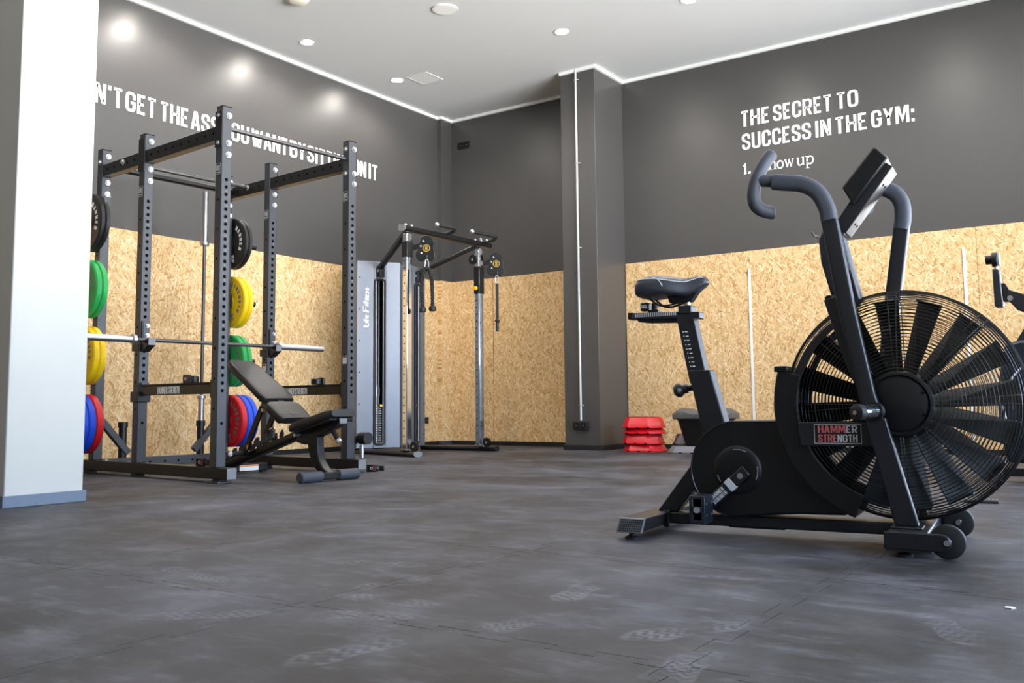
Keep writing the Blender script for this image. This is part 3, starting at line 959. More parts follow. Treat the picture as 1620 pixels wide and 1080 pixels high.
# spotter arms
for v0, nm_v in ((0, .0), (FV, FV)):
    sa = MB().box(-1.10, UF - .012, v0 + .012, v0 + .067, .582, .648).build('spotter_arm', BLACK, rack, .004)
    MB().box(-1.10, UF - .012, v0 + .008, v0 + .071, .648, .66).build('rubber_strip', RUBB, sa, .002)
    MB().box(UF - .016, UF - .002, v0 + .004, v0 + .07, .555, .675).build('end_flange', BLACK, sa, .003)
    MB().box(UM - .012, UM + PW + .018, v0 - .014, v0 + PW + .014, .535, .61).build('sleeve', BLACK, sa, .004)
    MB().box(UM + PW + .001, UM + PW + .03, v0 + .01, v0 + .068, .6, .675).build('hook', POST, sa, .003)
    lt = MB()
    off = -.72 if v0 == 0 else -.74
    write(lt, 'HAMMER STRENGTH', (off - .155, v0 + .012, .589), (1, 0, 0), (0, 0, 1), (0, -1, 0), .28, .05, .16, .001, .07)
    lt.build('lettering', INK, sa, 0, 0)
# J-cups on the middle uprights
for v0 in (0, FV):
    j = MB().prism([(UM + PW, .90), (UM + PW, 1.125), (UM + PW + .016, 1.125), (UM + PW + .016, .975), (UM + PW + .085, .955), (UM + PW + .085, .995), (UM + PW + .105, .995), (UM + PW + .105, .945), (UM + PW + .03, .90)], 'xz', v0 + .008, v0 + PW - .008).build('j_cup', BLACK, rack, .003)
    MB().box(UM + PW + .0162, UM + PW + .02, v0 + .016, v0 + PW - .016, .98, 1.12).build('face_plate', POST, j, .002)
    MB().box(UM + PW + .105, UM + PW + .107, v0 + .01, v0 + PW - .01, .945, .995).build('end_pad', GREYP, j)
    bm_ = MB()
    for z in (1.02, 1.09):
        bolt(bm_, (UM + PW + .02, v0 + PW / 2 + .01, z), (1, 0, 0), .011)
    bm_.build_each('bolt', ZINC, j)
    MB().box(UM - .012, UM + PW, v0 - .012, v0, .905, .96).build('side_cheek', BLACK, j, .002)
    MB().box(UM - .012, UM + PW, v0 + PW, v0 + PW + .012, .905, .96).build('side_cheek', BLACK, j, .002)
# plate storage horns on the rear uprights
HZ = (1.93, 1.412, .897, .376)
for out, vb in ((-1, 0.0), (1, FV + PW)):
    for z in HZ:
        h_ = MB().cyl((UR + PW / 2, vb, z), (UR + PW / 2, vb + out * .27, z), .0245, n=20).build('storage_horn', BLACK, rack)
        MB().box(UR - .004, UR + PW + .004, min(vb, vb + out * .008), max(vb, vb + out * .008), z - .06, z + .06).build('mount_plate', BLACK, h_, .002)
# warning labels
for u0, z in ((UF, .81), (UM, .78)):
    lb = MB().box(u0 + .016, u0 + PW - .012, FV - .0008, FV, z, z + .062).build('warning_label', WHITEP, rack)
    MB().box(u0 + .018, u0 + PW - .014, FV - .0014, FV - .0008, z + .046, z + .058).build('stripe', mat('label red', srgb(150, 40, 40), .5), lb)
# landmine sleeve at the foot of the far front upright
lm = MB().cyl((-.16, FV + PW, .25), (-.16, FV + PW + .04, .25), .045, n=20).build('pivot_housing', BLACK, rack)
MB().box(-.19, -.13, FV + PW, FV + PW + .012, .1, .31).build('mount_plate', BLACK, lm, .003)
MB().cyl((-.12, FV + PW + .06, .25), (-.04, FV + PW + .06, .25), .046, n=20).build('rubber_sleeve', RUBB, lm)
MB().cyl((-.1, FV + PW + .05, .105), (-.1, FV + PW + .05, .2), .018, n=14).build('pin', STEEL, lm)

# rack frame helper: local point to world
RM = Matrix.Translation(RK_O) @ Matrix.Rotation(rad(RK_R), 4, 'Z')
def rw(p):
    return RM @ V(p)

# ------------------------------------------------------------------ bumper plates
def plate_mesh(th, body, txt_mat, kg, name):
    """axis along local y, back face y=0, front face y=th: returns list of (part, mesh)"""
    R = .2255
    prof = [(.026, 0), (.06, 0), (.062, .004), (.085, .004), (.088, .001), (.195, .001), (.2, 0), (.216, 0), (R, .008), (R, th - .008), (.216, th), (.2, th), (.195, th - .001), (.088, th - .001), (.085, th - .004), (.062, th - .004), (.06, th), (.026, th), (.026, 0)]
    out = [('disc', MB().lathe(prof, (0, 0, 0), (0, 1, 0), 64).mesh('disc', body, 30))]
    out.append(('hub_insert', MB().lathe([(.0252, -.0008), (.042, -.0008), (.042, th + .0008), (.0252, th + .0008), (.0252, -.0008)], (0, 0, 0), (0, 1, 0), 32).mesh('hub_insert', STEEL if body is not BLK else BLACK, 30)))
    lt = MB()
    for y, ny, dr in ((th - .0008, 1, -1), (.0008, -1, 1)):
        for txt, a0, R0 in (('HAMMER', 90, .135), ('STRENGTH', 270, .135)):
            n = len(txt)
            for i, ch in enumerate(txt):
                a = rad(a0 + (i - (n - 1) / 2) * 15.5 * -1)
                # right-hand reading order as seen from the reader's side
                ca, sa = cos(a), sin(a)
                ex = V((sa, 0, -ca)) if True else None
                er = V((ca, 0, sa))
                q, w_ = word_quads(ch, .2)
                if ny > 0:      # mirror so that the word reads properly from +y
                    er2 = V((-ca, 0, sa)); ex2 = V((-sa, 0, -ca))
                else:
                    er2, ex2 = er, ex
                O = er2 * R0 - ex2 * (.013) + V((0, y, 0))
                put_quads(lt, q, O, ex2, er2, (0, ny, 0), .026 / w_ if w_ > .3 else .05, .038, .0014)
        for a0 in (0, 180):
            for row, txt in enumerate((kg, 'KG')):
                q, w_ = word_quads(txt, .2)
                a = rad(a0)
                er = V((cos(a), 0, sin(a))); ex = V((sin(a), 0, -cos(a)))
                if ny > 0:
                    er = V((-cos(a), 0, sin(a))); ex = V((-sin(a), 0, -cos(a)))
                O = er * (.15 - row * .036) - ex * .02 + V((0, y, 0))
                put_quads(lt, q, O, ex, er, (0, ny, 0), .04 / w_, .028, .0014)
    out.append(('lettering', lt.mesh('lettering', txt_mat, 0)))
    return out
PK = {'black': (.04, BLK, INK, '5'), 'green': (.048, GREEN, PRINTD, '10'), 'yellow': (.05, YEL, PRINTD, '15'), 'red': (.06, RED, PRINTD, '25'), 'blue': (.056, BLUE, INK, '20')}
PMESH = {k: plate_mesh(*a, k) for k, a in PK.items()}
def plate(kind, side, horn, off, rot, label):
    t = thing('bumper_plate', label, 'weight plate', group='bumper plates on the rack horns')
    th = PK[kind][0]
    vb = -.009 - off - th if side < 0 else FV + PW + .009 + off
    t.matrix_world = RM @ Matrix.Translation((UR + PW / 2, vb, HZ[horn])) @ Matrix.Rotation(rad(rot), 4, 'Y')
    for nm_, me in PMESH[kind]:
        o = link(nm_, me, t)
        if nm_ == 'lettering':
            o['kind'] = 'stuff'
def stack(side, horn, kinds, rots, where):
    off = 0
    n = len(kinds)
    for i, k in enumerate(kinds):
        if i and kinds[i - 1] == k or (i + 1 < n and kinds[i + 1] == k):
            first = not (i and kinds[i - 1] == k)
            pos = 'against the upright side' if first and i == 0 else ('next to the red plate' if first else 'outermost of its pair')
        else:
            pos = 'against the upright'
        plate(k, side, horn, off, rots[i], '%s bumper plate %s, %s' % (k, where, pos))
        off += PK[k][0] + .001
stack(-1, 0, ('black', 'black'), (20, 75), 'at the top beside the white pillar')
stack(-1, 1, ('green', 'green'), (10, 52), 'beside the white pillar')
stack(-1, 2, ('yellow', 'yellow'), (30, 60), 'beside the white pillar')
stack(-1, 3, ('red', 'blue', 'blue'), (0, 40, 10), 'at the bottom beside the white pillar')
stack(1, 0, ('black', 'black'), (75, 10), 'at the top behind the front upright')
stack(1, 1, ('yellow', 'yellow'), (250, 20), 'behind the front upright')
stack(1, 2, ('green', 'green'), (240, 40), 'behind the bench backrest')
stack(1, 3, ('red', 'blue', 'blue'), (255, 30, 10), 'at the bottom behind the bench support')

# ------------------------------------------------------------------ barbells
def barbell(label, name='barbell', inner=1.23, sl=.445):
    t = thing(name, label, 'barbell', group='barbells of the power rack')
    MB().cyl((0, -inner / 2, 0), (0, inner / 2, 0), .0142, n=18).build('shaft', KNURL, t)
    for s_ in (-1, 1):
        sv = MB().cyl((0, s_ * (inner / 2 + .03), 0), (0, s_ * (inner / 2 + .03 + sl - .004), 0), .025, n=28).cyl((0, s_ * (inner / 2 + .026 + sl), 0), (0, s_ * (inner / 2 + .03 + sl), 0), .0235, n=28).build('sleeve', STEEL, t)
        MB().lathe([(.014, 0), (.034, 0), (.037, .004), (.037, .026), (.034, .03), (.014, .03), (.014, 0)], (0, s_ * inner / 2, 0), (0, s_, 0), 28).build('collar', STEEL, sv)
    return t
t = barbell('steel barbell resting level across both J-cups')
t.matrix_world = RM @ Matrix.Translation((UM + PW + .052, .555, .984))
t = barbell('steel barbell standing upright in the bar holder behind the rack', inner=1.285)
t.matrix_world = RM @ Matrix.Translation((UR - .02 + PW / 2, .955, 1.24)) @ Matrix.Rotation(rad(90), 4, 'X')

# ------------------------------------------------------------------ bar clamps
def clamp(label, loc, rz, axis_up=False):
    t = thing('bar_clamp', label, 'bar clamp', loc, rz, 'black bar clamps')
    MB().lathe([(.026, 0), (.038, 0), (.041, .004), (.041, .04), (.038, .044), (.026, .044), (.026, 0)], (-.005, .03, .002), (0, 0, 1), 24).build('ring_body', BLACK, t)
    MB().box(-.045, .03, -.025, .0, 0, .056).build('housing', BLACK, t, .005)
    MB().box(.028, .052, -.012, -.002, .018, .036).build('neck', STEEL, t, .002)
    MB().box(.05, .088, -.022, .0, .008, .048).build('lever', BLACK, t, .005)
    MB().box(.002, .026, -.0262, -.0245, .008, .048).build('badge', mat('dark red badge', srgb(104, 44, 48), .5), t)
    lt = MB()
    lt.ring((-.008, -.0255, .028), (0, 1, 0), .008, .0018, 16, 4).build('emblem', INK, t)
    return t
p = rw((-.52, .04, .66)); clamp('black bar clamp lying on the near spotter arm', p, RK_R)
p = rw((-.5, FV + .04, .66)); clamp('black bar clamp lying on the far spotter arm', p, RK_R + 175)
p = rw((-.33, .04, .1)); clamp('black bar clamp on the near base rail of the rack', p, RK_R + 10)
clamp('black bar clamp on the rubber floor at the far front foot of the rack', (-4.885, 5.21, 0), 30)

# ================================================================== ADJUSTABLE BENCH
bench = thing('weight_bench', 'black adjustable weight bench with inclined backrest standing in front of the rack', 'bench', (-4.528, 4.412, 0), -3)
def pad(name, p, q, th, w0, w1, parent=bench):
    """upholstered pad: top surface from p to q (u,z), thickness th below, half widths w0, w1"""
    p, q = V(p), V(q)
    d = (q - p).normalized()
    n = V((d.y, -d.x))
    if n.y > 0:
        n = -n
    L = (q - p).length
    secs = []
    for i in range(9):
        t = i / 8
        s_ = min(t, 1 - t) * L
        k = 1 if s_ > .05 else math.sqrt(max(0, 1 - ((.05 - s_) / .05) ** 2)) * .16 + .84
        c = p + d * L * t + n * th * .5
        hw = (w0 + (w1 - w0) * t) * k
        hh = th / 2 * (1 if .01 < t < .99 else .8)
        ring = []
        for j in range(20):
            a = 2 * pi * j / 20
            ca, sa = cos(a), sin(a)
            y = math.copysign(abs(ca) ** .32, ca) * hw
            z = math.copysign(abs(sa) ** .4, sa) * hh
            ring.append((c.x + (-n.x) * z, y, c.y + (-n.y) * z))
        secs.append(ring)
    o = MB().loft(secs).build(name, VINYL, parent, 0, 50)
    a, b = p + n * (th + .004) + d * .03, q + n * (th + .004) - d * .03
    MB().bar((a.x, 0, a.y), (b.x, 0, b.y), min(w0, w1) * 1.7, .012, (0, 1, 0)).build('backing_board', BLACK, o)
    return o
pad('backrest_pad', (-.975, .838), (-.512, .556), .058, .118, .145)
pad('lumbar_pad', (-.498, .533), (-.33, .422), .062, .145, .135)
pad('seat_pad', (-.285, .372), (.125, .478), .062, .14, .118)
MB().tube([(-1.13, 0, .06), (-.8, 0, .155), (-.29, 0, .305)], .03, 12, flat=(.03, .032, (0, 1, 0))).build('spine', BLACK, bench)
MB().loft([[(x + a, y, z + b) for a, b, y in ((-w_, 0, -.033), (w_, 0, -.033), (w_, 0, .033), (-w_, 0, .033))] for x, z, w_ in ((-.138, .32, .05), (-.138, .25, .05), (-.13, .19, .046), (-.108, .13, .043), (-.07, .085, .042), (-.01, .045, .044))]).build('front_leg', BLACK, bench, .008, 50)
fb = MB().bar((.0, -.07, .036), (.0, .07, .036), .05, .05).build('front_foot', BLACK, bench, .006)
for s_ in (-1, 1):
    g_ = MB().lathe([(0, 0), (.03, 0), (.036, .006), (.036, .174), (.03, .18), (0, .18)], (0, s_ * .07, .036), (0, s_, 0), 24).build('rubber_grip', FOAM, fb)
rf = MB().box(-1.165, -1.105, -.3, .36, .012, .07).build('rear_foot', BLACK, bench, .008)
MB().box(-1.1048, -1.1035, .1, .27, .02, .062).build('label_sticker', WHITEP, rf)
MB().box(-1.1036, -1.103, .1, .27, .05, .06).build('warning_stripe', mat('sticker orange', srgb(220, 130, 60), .5), rf)
for v in (-.27, .33):
    MB().cyl((-1.135, v, 0), (-1.135, v, .014), .026, n=16).build('levelling_foot', RUBB, rf)
MB().prism([(-.3, .25), (-.22, .235), (.1, .36), (.115, .41), (.05, .42), (-.24, .35), (-.32, .32)], 'xz', -.032, .032).build('seat_frame', BLACK, bench, .006)
MB().prism(arc(.1, .392, .022, 90, 270, 8) + arc(.112, .392, .022, -90, 90, 8), 'xz', -.036, .036).build('frame_end', BLACK, bench)
MB().box(.117, .137, -.034, .034, .374, .412).build('end_cap', GREYP, bench, .008)
for v in (-.062, .062):
    a_ = MB().bar((-.635, v, .49), (-.835, v, .155), .014, .05, (0, 1, 0)).build('support_arm', BLACK, bench, .003)
MB().prism([(-.792, .19), (-.772, .225), (-.8, .222)], 'xz', -.0705, -.0692).build('warning_triangle', YELLOW, bench)
MB().bar((-.95, 0, .78), (-.36, 0, .42), .06, .04, (0, 1, 0)).build('backrest_beam', BLACK, bench, .004)
# toothed incline ladder along the spine
ld_ = [(-1.09, .105), (-1.075, .175)]
for k in range(6):
    u = -1.06 + .085 * k
    z = .155 + (u + 1.06) * .31
    ld_ += [(u, z + .012), (u + .03, z + .022), (u + .036, z - .022), (u + .06, z - .016), (u + .062, z + .018)]
ld_ += [(-.545, .335), (-.53, .30), (-.55, .262)]
for v in (-.045, .045):
    MB().prism(ld_, 'xz', v - .004, v + .004).build('incline_ladder', POST, bench)
MB().tube([(-.57, -.045, .335), (-.54, -.045, .345), (-.52, -.045, .325), (-.53, -.045, .28)], .008, 8).build('release_loop', STEEL, bench)
h_ = MB().cyl((-.84, -.17, .165), (-.84, .1, .165), .016, n=16).build('carry_handle', RUBB, bench)
MB().ball((-.84, -.172, .165), .018).build('handle_end', WHITEP, h_)
h_ = MB().cyl((.015, .0, .35), (.085, .0, .27), .017, n=16).build('lift_handle', RUBB, bench)
MB().cyl((.085, .0, .27), (.1, 0, .253), .019, n=16).build('handle_end', ZINC, h_)
bm_ = MB()
for u, z in ((-.27, .3), (-.62, .47)):
    bm_.cyl((u, -.075, z), (u, .075, z), .012, n=10)
bm_.build_each('pivot_bolt', ZINC, bench)

# ================================================================== CABLE MACHINE
CM_O, CM_R = (-6.03, 7.5, 0), -6
cable = thing('cable_machine', 'dual pulley cable machine with silver-grey shroud and chrome columns in the far corner', 'cable machine', CM_O, CM_R)
CMM = Matrix.Translation(CM_O) @ Matrix.Rotation(rad(CM_R), 4, 'Z')
for s_, (cx, cy), (fx_, fy), (bx, by) in ((-1, (.045, -.572), (.22, -.56 - .04), (-.8, -.40)), (1, (-.045, .572), (.09, .683), (-.87, .51))):
    # base leg: flat oval tube
    b = MB().tube([(bx, by, .03), (fx_, fy, .03)], 0, 20, flat=(.045, .026, (0, 1, 0), .8)).build('base_leg', BLACK, cable)
    d = (V((fx_, fy, 0)) - V((bx, by, 0))).normalized()
    e = V((fx_, fy, .03))
    MB().tube([e - d * .002, e + d * .012], 0, 20, flat=(.047, .028, (0, 1, 0), .8)).build('end_cap', GREYP if s_ < 0 else RUBB, b)
    # chrome column with its holes
    c = MB().box(cx - .032, cx + .032, cy - .037, cy + .037, .056, 2.2).build('column', CHROME, cable, .008)
    hm = MB()
    for k in range(24):
        hm.cyl((cx - .005, cy - .0374, .2 + .075 * k), (cx - .005, cy - .036, .2 + .075 * k), .008, n=10)
    hm.build('hole_row', HOLE, c)
    bt = MB()
    for dx in (-.06, .06):
        bt.ball((cx + dx, cy, .062), .014)
    bt.build_each('bolt', ZINC, c)
    MB().box(cx - .05, cx + .05, cy - .045, cy + .045, .055, .064).build('foot_plate', BLACK, c, .003)
    # lower guide pulley
    pu = MB().cyl((cx + .1, cy - .012, .1), (cx + .1, cy + .012, .1), .05, n=24).build('floor_pulley', BLACK, cable)
    MB().cyl((cx + .1, cy - .018, .1), (cx + .1, cy + .018, .1), .012, n=12).build('hub', ZINC, pu)
    # strut from column head back to shroud
    st = MB().bar((cx, cy, 2.235), (-.71, s_ * .275, 1.955), .06, .05).build('strut', BLACK, cable, .012)
    MB().box(-.72, -.66, s_ * .275 - .035, s_ * .275 + .035, 1.86, 1.98).build('bracket', BLACK, st, .004)
    MB().cyl((-.69, s_ * .275 - .04, 1.93), (-.69, s_ * .275 + .04, 1.93), .014, n=12).build('bolt', ZINC, st)
    if s_ > 0:
        pu = MB().cyl((cx - .05, cy - .05, 2.08), (cx - .05, cy - .028, 2.08), .055, n=24).build('head_pulley', BLACK, cable)
        MB().cyl((cx - .05, cy - .054, 2.08), (cx - .05, cy - .02, 2.08), .014, n=12).build('hub', ZINC, pu)
    # weight stack shroud, turned outwards
    L, R = V((-.812, s_ * .498, 0)), V((-.617, s_ * .06, 0))
    ax = (R - L).normalized()
    nrm = V((-ax.y, ax.x, 0))
    if nrm.x < 0:
        nrm = -nrm
    W = (R - L).length
    def P(a, h, o=0):
        return L + ax * a + nrm * o + V((0, 0, h))
    def panel(a0, a1, z0, z1, o0, o1):
        q = [P(a0, z0, o0), P(a1, z0, o0), P(a1, z1, o0), P(a0, z1, o0), P(a0, z0, o1), P(a1, z0, o1), P(a1, z1, o1), P(a0, z1, o1)]
        return MB().add(q, [(0, 3, 2, 1), (4, 5, 6, 7), (0, 1, 5, 4), (1, 2, 6, 5), (2, 3, 7, 6), (3, 0, 4, 7)])
    Zt, Zb = 2.035, .056
    A0, A1 = .185, .318      # slot
    sh = panel(0, A0, Zb, Zt, -.012, 0)
    for q in (panel(A1, W, Zb, Zt, -.012, 0), panel(A0, A1, 1.83, Zt, -.012, 0), panel(A0, A1, Zb, .1, -.012, 0)):
        sh.add(q.v, q.f)
    sh = sh.build('shroud', SHROUD, cable, .004)
    panel(0, .012, Zb, Zt, -.27, -.012).build('shroud_side', SHROUD, sh)
    panel(W - .012, W, Zb, Zt, -.27, -.012).build('shroud_side', SHROUD, sh)
    panel(.012, W - .012, Zt - .012, Zt, -.27, -.012).build('shroud_top', SHROUD, sh)
    panel(.0, W, Zb, Zt, -.285, -.27).build('rear_panel', BLACK, sh)
    # moulded rim round the slot
    am, rr = (A0 + A1) / 2, (A1 - A0) / 2 - .012
    pts = []
    for (cz, a0, a1) in ((1.79, 0, 180), (.145, 180, 360)):
        for k in range(13):
            t_ = rad(a0 + (a1 - a0) * k / 12)
            kx = math.copysign(abs(cos(t_)) ** .5, cos(t_))
            kz = math.copysign(abs(sin(t_)) ** .5, sin(t_))
            pts.append(P(am + kx * rr, cz + kz * .05, .006))
    MB().tube(pts, .014, 8, True).build('slot_rim', BASED, sh)
    MB().tube([p - nrm * .0 + (P(am, p.z, .006) - p) * .3 for p in pts], .004, 6, True).build('slot_inner_rim', SILVER, sh)
    # guide rods, weights and selector
    for a in (-.02, .02):
        MB().cyl(P(am + a, Zb + .02, -.1), P(am + a, 1.95, -.1), .011, n=12).build('guide_rod', STEEL, sh)
    for k in range(17):
        pl_ = panel(am - .075, am + .075, .075 + .0255 * k, .075 + .0255 * k + .0235, -.17, -.03).build('weight_plate', BLACK, sh, .002)
        q = panel(am - .034, am - .02, .081 + .0255 * k, .091 + .0255 * k, -.03, -.029)
        q2 = panel(am + .014, am + .034, .084 + .0255 * k, .089 + .0255 * k, -.03, -.029)
        q.add(q2.v, q2.f)
        q.build('number_mark', INK, pl_)
    sp_ = MB().cyl(P(am, .5, -.1), P(am, .72, -.1), .012, n=10).tube([P(am - .014, .6, -.06), P(am - .014, .7, -.06), P(am + .014, .7, -.06), P(am + .014, .6, -.06)], .004, 6).build('selector_rod', STEEL, sh)
    MB().cyl(P(am + .018, .5, -.03), P(am + .018, .5, .004), .014, n=14).build('selector_pin', YELLOW, sh)
    # rivets down the edge
    rv = MB()
    for k in range(6):
        rv.cyl(P(.03, .18 + .335 * k, 0), P(.03, .18 + .335 * k, .004), .009, n=12)
    rv.build_each('rivet', BASED, sh)
    if s_ < 0:      # brand script running up the panel
        lt = MB()
        strokes = [[(0, .9), (0, .1), (.06, 0), (.16, .05)], [(.2, .55), (.2, .05)], [(.28, 0), (.28, .8), (.36, .9)], [(.22, .5), (.38, .5)], [(.42, .3), (.5, .35), (.5, .55), (.44, .55), (.42, .3), (.46, .05), (.54, .1)],
                   [(.7, .0), (.74, .95), (.98, 1.0)], [(.7, .52), (.9, .55)], [(1.0, .05), (1.02, .6)], [(1.12, .05), (1.16, .95)], [(1.06, .62), (1.24, .66)], [(1.28, .0), (1.3, .6), (1.36, .6), (1.4, .0)], [(1.44, .3), (1.5, .35), (1.5, .55), (1.45, .55), (1.44, .3), (1.47, .05), (1.54, .08)],
                   [(1.68, .55), (1.6, .5), (1.68, .28), (1.62, .05), (1.56, .1)], [(1.84, .55), (1.76, .5), (1.84, .28), (1.78, .05), (1.72, .1)]]
        for q in strokes:
            put_quads(lt, [[(p.x, p.y) for p in r_] for r_ in strip(q, .085)], P(.13, 1.335, 0), (0, 0, 1), -ax, nrm, .222, .062, .001)
        lt.build('lettering', INK, sh, 0, 0)
# head beam with grips, yellow collars, label
hb = MB().tube([(.045, -.64, 2.25), (-.045, .74, 2.25)], 0, 20, flat=(.045, .03, (1, 0, 0), .7)).build('head_beam', BLACK, cable)
MB().tube([(.0457, -.652, 2.25), (.045, -.64, 2.25)], 0, 20, flat=(.047, .032, (1, 0, 0), .8)).build('end_cap', GREYP, hb)
for y0, y1 in ((-.3, -.02), (.22, .62)):
    g_ = MB().tube(smooth_path([(.02, y1, 2.27), (.12, y1 + .02, 2.29), (.19, y1 - .04, 2.305), (.19, (y0 + y1) / 2, 2.31), (.19, y0, 2.31)], 5), .021, 10).build('pull_up_grip', RUBB, hb)
    MB().ball((.19, y0, 2.31), .024).build('grip_end', ZINC, g_)
bt = MB()
for y in (-.6, -.52, .5, .6):
    bt.ball((.05, y, 2.285), .014).ball((-.03, y, 2.285), .014)
bt.build_each('bolt', ZINC, hb)
lb = MB().box(-.082, -.005, .5335, .5345, 1.80, 1.96).build('warning_label', WHITEP, cable)
MB().box(-.078, -.01, .533, .5336, 1.87, 1.88).build('stripe', HOLE, lb)
MB().cyl((-.05, .50, 1.76), (-.05, .535, 1.76), .022, n=14).build('adjuster_knob', YELLOW, cable)
MB().cyl((.04, -.55, 1.99), (-.02, -.5, 1.99), .012, n=12).build('adjuster_pin', YELLOW, cable)
MB().box(-.085, -.005, .53, .614, 1.7, 2.0).build('carriage', BLACK, cable, .006)
MB().box(.005, .085, -.614, -.53, 1.96, 2.12).build('carriage', BLACK, cable, .006)
# swivelling pulley heads
for cx, cy, z in ((.045, -.572, 2.05), (-.045, .572, 2.03)):
    arm = MB().bar((cx, cy + .03, z + .0), (cx + .1, cy + .1, z + .03), .045, .05).build('pulley_arm', BLACK, cable, .006)
    px, py = cx + .14, cy + .13
    prof = [(a * .95, b * 1.12) for a, b in arc(0, .03, .085, -20, 130, 12) + arc(-.055, -.06, .055, 130, 280, 10) + arc(.03, -.05, .07, 280, 340, 6)]
    c45, s45 = cos(rad(38)), sin(rad(38))
    hd = MB()
    n_ = len(prof)
    vs = [(px + a * c45 + w_ * -s45, py + a * s45 + w_ * c45 * 1, z + b) for w_ in (-.022, .022) for a, b in prof]
    hd.add(vs, [tuple(range(n_)), tuple(range(2 * n_ - 1, n_ - 1, -1))] + [(i, (i + 1) % n_, n_ + (i + 1) % n_, n_ + i) for i in range(n_)])
    hd = hd.build('pulley_head', BLACK, arm, .006)
    nn = V((-s45 * -1, c45 * -1, 0)).normalized()
    nn = V((s45, -c45, 0)).normalized()
    cc = V((px, py, z)) + nn * .0225
    em = MB().ring(cc, nn, .034, .003, 28, 5)
    em.ring(cc + V((0, 0, .012)), nn, .01, .003, 16, 5).ring(cc + V((0, 0, -.012)), nn, .01, .003, 16, 5)
    em.build('emblem', LOGO, hd)
    bt = MB()
    for a, b in ((-.03, .07), (-.05, -.05), (-.055, .02)):
        bt.ball(V((px + a * c45, py + a * s45, z + b)) + nn * .022, .012)
    bt.build_each('bolt', ZINC, hd)
    # cable down to the base
    MB().cyl((cx - .02, cy + .06, .1), (cx - .02, cy + .06, z - .1), .003, n=6).build('steel_cable', BLACK, cable)

def carabiner(t, z0):
    MB().tube([(0, 0, z0), (-.012, 0, z0 - .01), (-.02, 0, z0 - .07), (-.012, 0, z0 - .088), (0, 0, z0 - .092), (.012, 0, z0 - .088), (.02, 0, z0 - .07), (.012, 0, z0 - .01)], .0045, 8, True).build('carabiner', ZINC, t)
def cw(p):
    return CMM @ V(p)
q = cw((.045 + .175, -.572 + .10, 1.935))
t = thing('rope_handle', 'black braided triceps rope hanging from the near pulley of the cable machine', 'rope', (q.x, q.y, 0), 40)
MB().cyl((0, 0, 1.935), (0, 0, 1.975), .006, n=8).build('cable_end', BLACK, t)
carabiner(t, 1.935)
for s_ in (-1, 1):
    pts = smooth_path([(0, 0, 1.852), (s_ * .022, 0, 1.835), (s_ * .042, 0, 1.77), (s_ * .052, 0, 1.65), (s_ * .055 - .012 * s_ * (s_ < 0), 0, 1.475 - .012 * (s_ < 0))], 8)
    rp_ = MB().tube(pts, .0155, 8)
    # braid: two strands wound round the core
    for ph in (0, pi):
        rp_.tube([p + V((cos(i * 1.25 + ph) * .013, sin(i * 1.25 + ph) * .013, 0)) for i, p in enumerate(smooth_path(pts, 2))], .0095, 6)
    rp_ = rp_.build('rope', ROPE, t)
    e = pts[-1]
    MB().lathe([(0, 0), (.02, 0), (.034, -.012), (.038, -.035), (.032, -.055), (0, -.06)], e, (0, 0, 1), 20).build('rubber_end', RUBB, rp_)
MB().ball((0, 0, 1.845), .02, sc=(1.4, 1, 1)).build('crimp', BLACK, t)
q = cw((-.045 + .175, .572 + .10, 1.9))
t = thing('strap_handle', 'black strap with a hand grip hanging from the far pulley of the cable machine', 'strap handle', (q.x, q.y, 0), 40)
MB().cyl((0, 0, 1.9), (0, 0, 1.95), .006, n=8).build('cable_end', BLACK, t)
carabiner(t, 1.9)
MB().box(-.016, .016, -.005, .005, 1.42, 1.81).build('strap', ROPE, t, .002)
MB().lathe([(0, 0), (.018, 0), (.02, .01), (.016, .02), (.017, .1), (.028, .112), (.026, .13), (0, .135)], (0, 0, 1.285), (0, 0, 1), 16).build('grip', RUBB, t)

# ================================================================== AIR BIKE
BK_O, BK_R = (-1.13, 3.36, 0), 6
bike = thing('air_bike', 'large black fan exercise bike with caged wheel in the foreground', 'exercise bike', BK_O, BK_R)
FC = (.408, .475)         # fan centre in the side plane
def xz(poly, a, b):
    return MB().prism(poly, 'xz', a, b)
# --- base frame
rs = MB().loft([[(-.535 + dx, y, .028), (-.44 + dx, y, .028), (-.425 + dx, y, .078), (-.52 + dx, y, .078)] for y, dx in ((-.297, -.004), (.297, .0))]).build('rear_stabiliser', BIKE, bike, .004)
for s_ in (-1, 1):
    MB().loft([[(-.537, s_ * .297, .026), (-.438, s_ * .297, .026), (-.423, s_ * .297, .08), (-.522, s_ * .297, .08)], [(-.533, s_ * .302, .029), (-.441, s_ * .302, .029), (-.427, s_ * .302, .077), (-.519, s_ * .302, .077)]]).build('end_cap', GREYP, rs)
    gm = MB()
    for i in range(11):
        for j in range(6):
            gm.box(-.526 + .0078 * i + .0023 * j, -.521 + .0078 * i + .0023 * j, s_ * .3023 - .0006, s_ * .3023 + .0006, .032 + .0075 * j, .0365 + .0075 * j)
    gm.build('grip_dots', BIKEP, rs)
    f_ = MB().lathe([(0, 0), (.026, 0), (.027, .008), (.012, .013), (.012, .03), (0, .03)], (-.49, s_ * .26, 0), (0, 0, 1), 20).build('levelling_foot', RUBB, rs)
MB().box(-.445, -.425, -.05, .05, .02, .083).build('clamp_plate', BIKE, rs, .002)
MB().box(-.44, .4, -.038, .038, .034, .076).build('base_beam', BIKE, bike, .005)
MB().box(-.2, .0, -.03, .03, .03, .034).build('beam_plate', BIKE, bike)
MB().prism([(-.475, .078), (-.398, .078), (-.27, .235), (-.3, .28), (-.335, .26)], 'xz', -.03, .03).build('rear_brace', BIKE, bike, .004)
MB().cyl((-.31, -.02, .17), (-.31, .16, .17), .024, n=20).build('cross_tube', BIKE, bike)
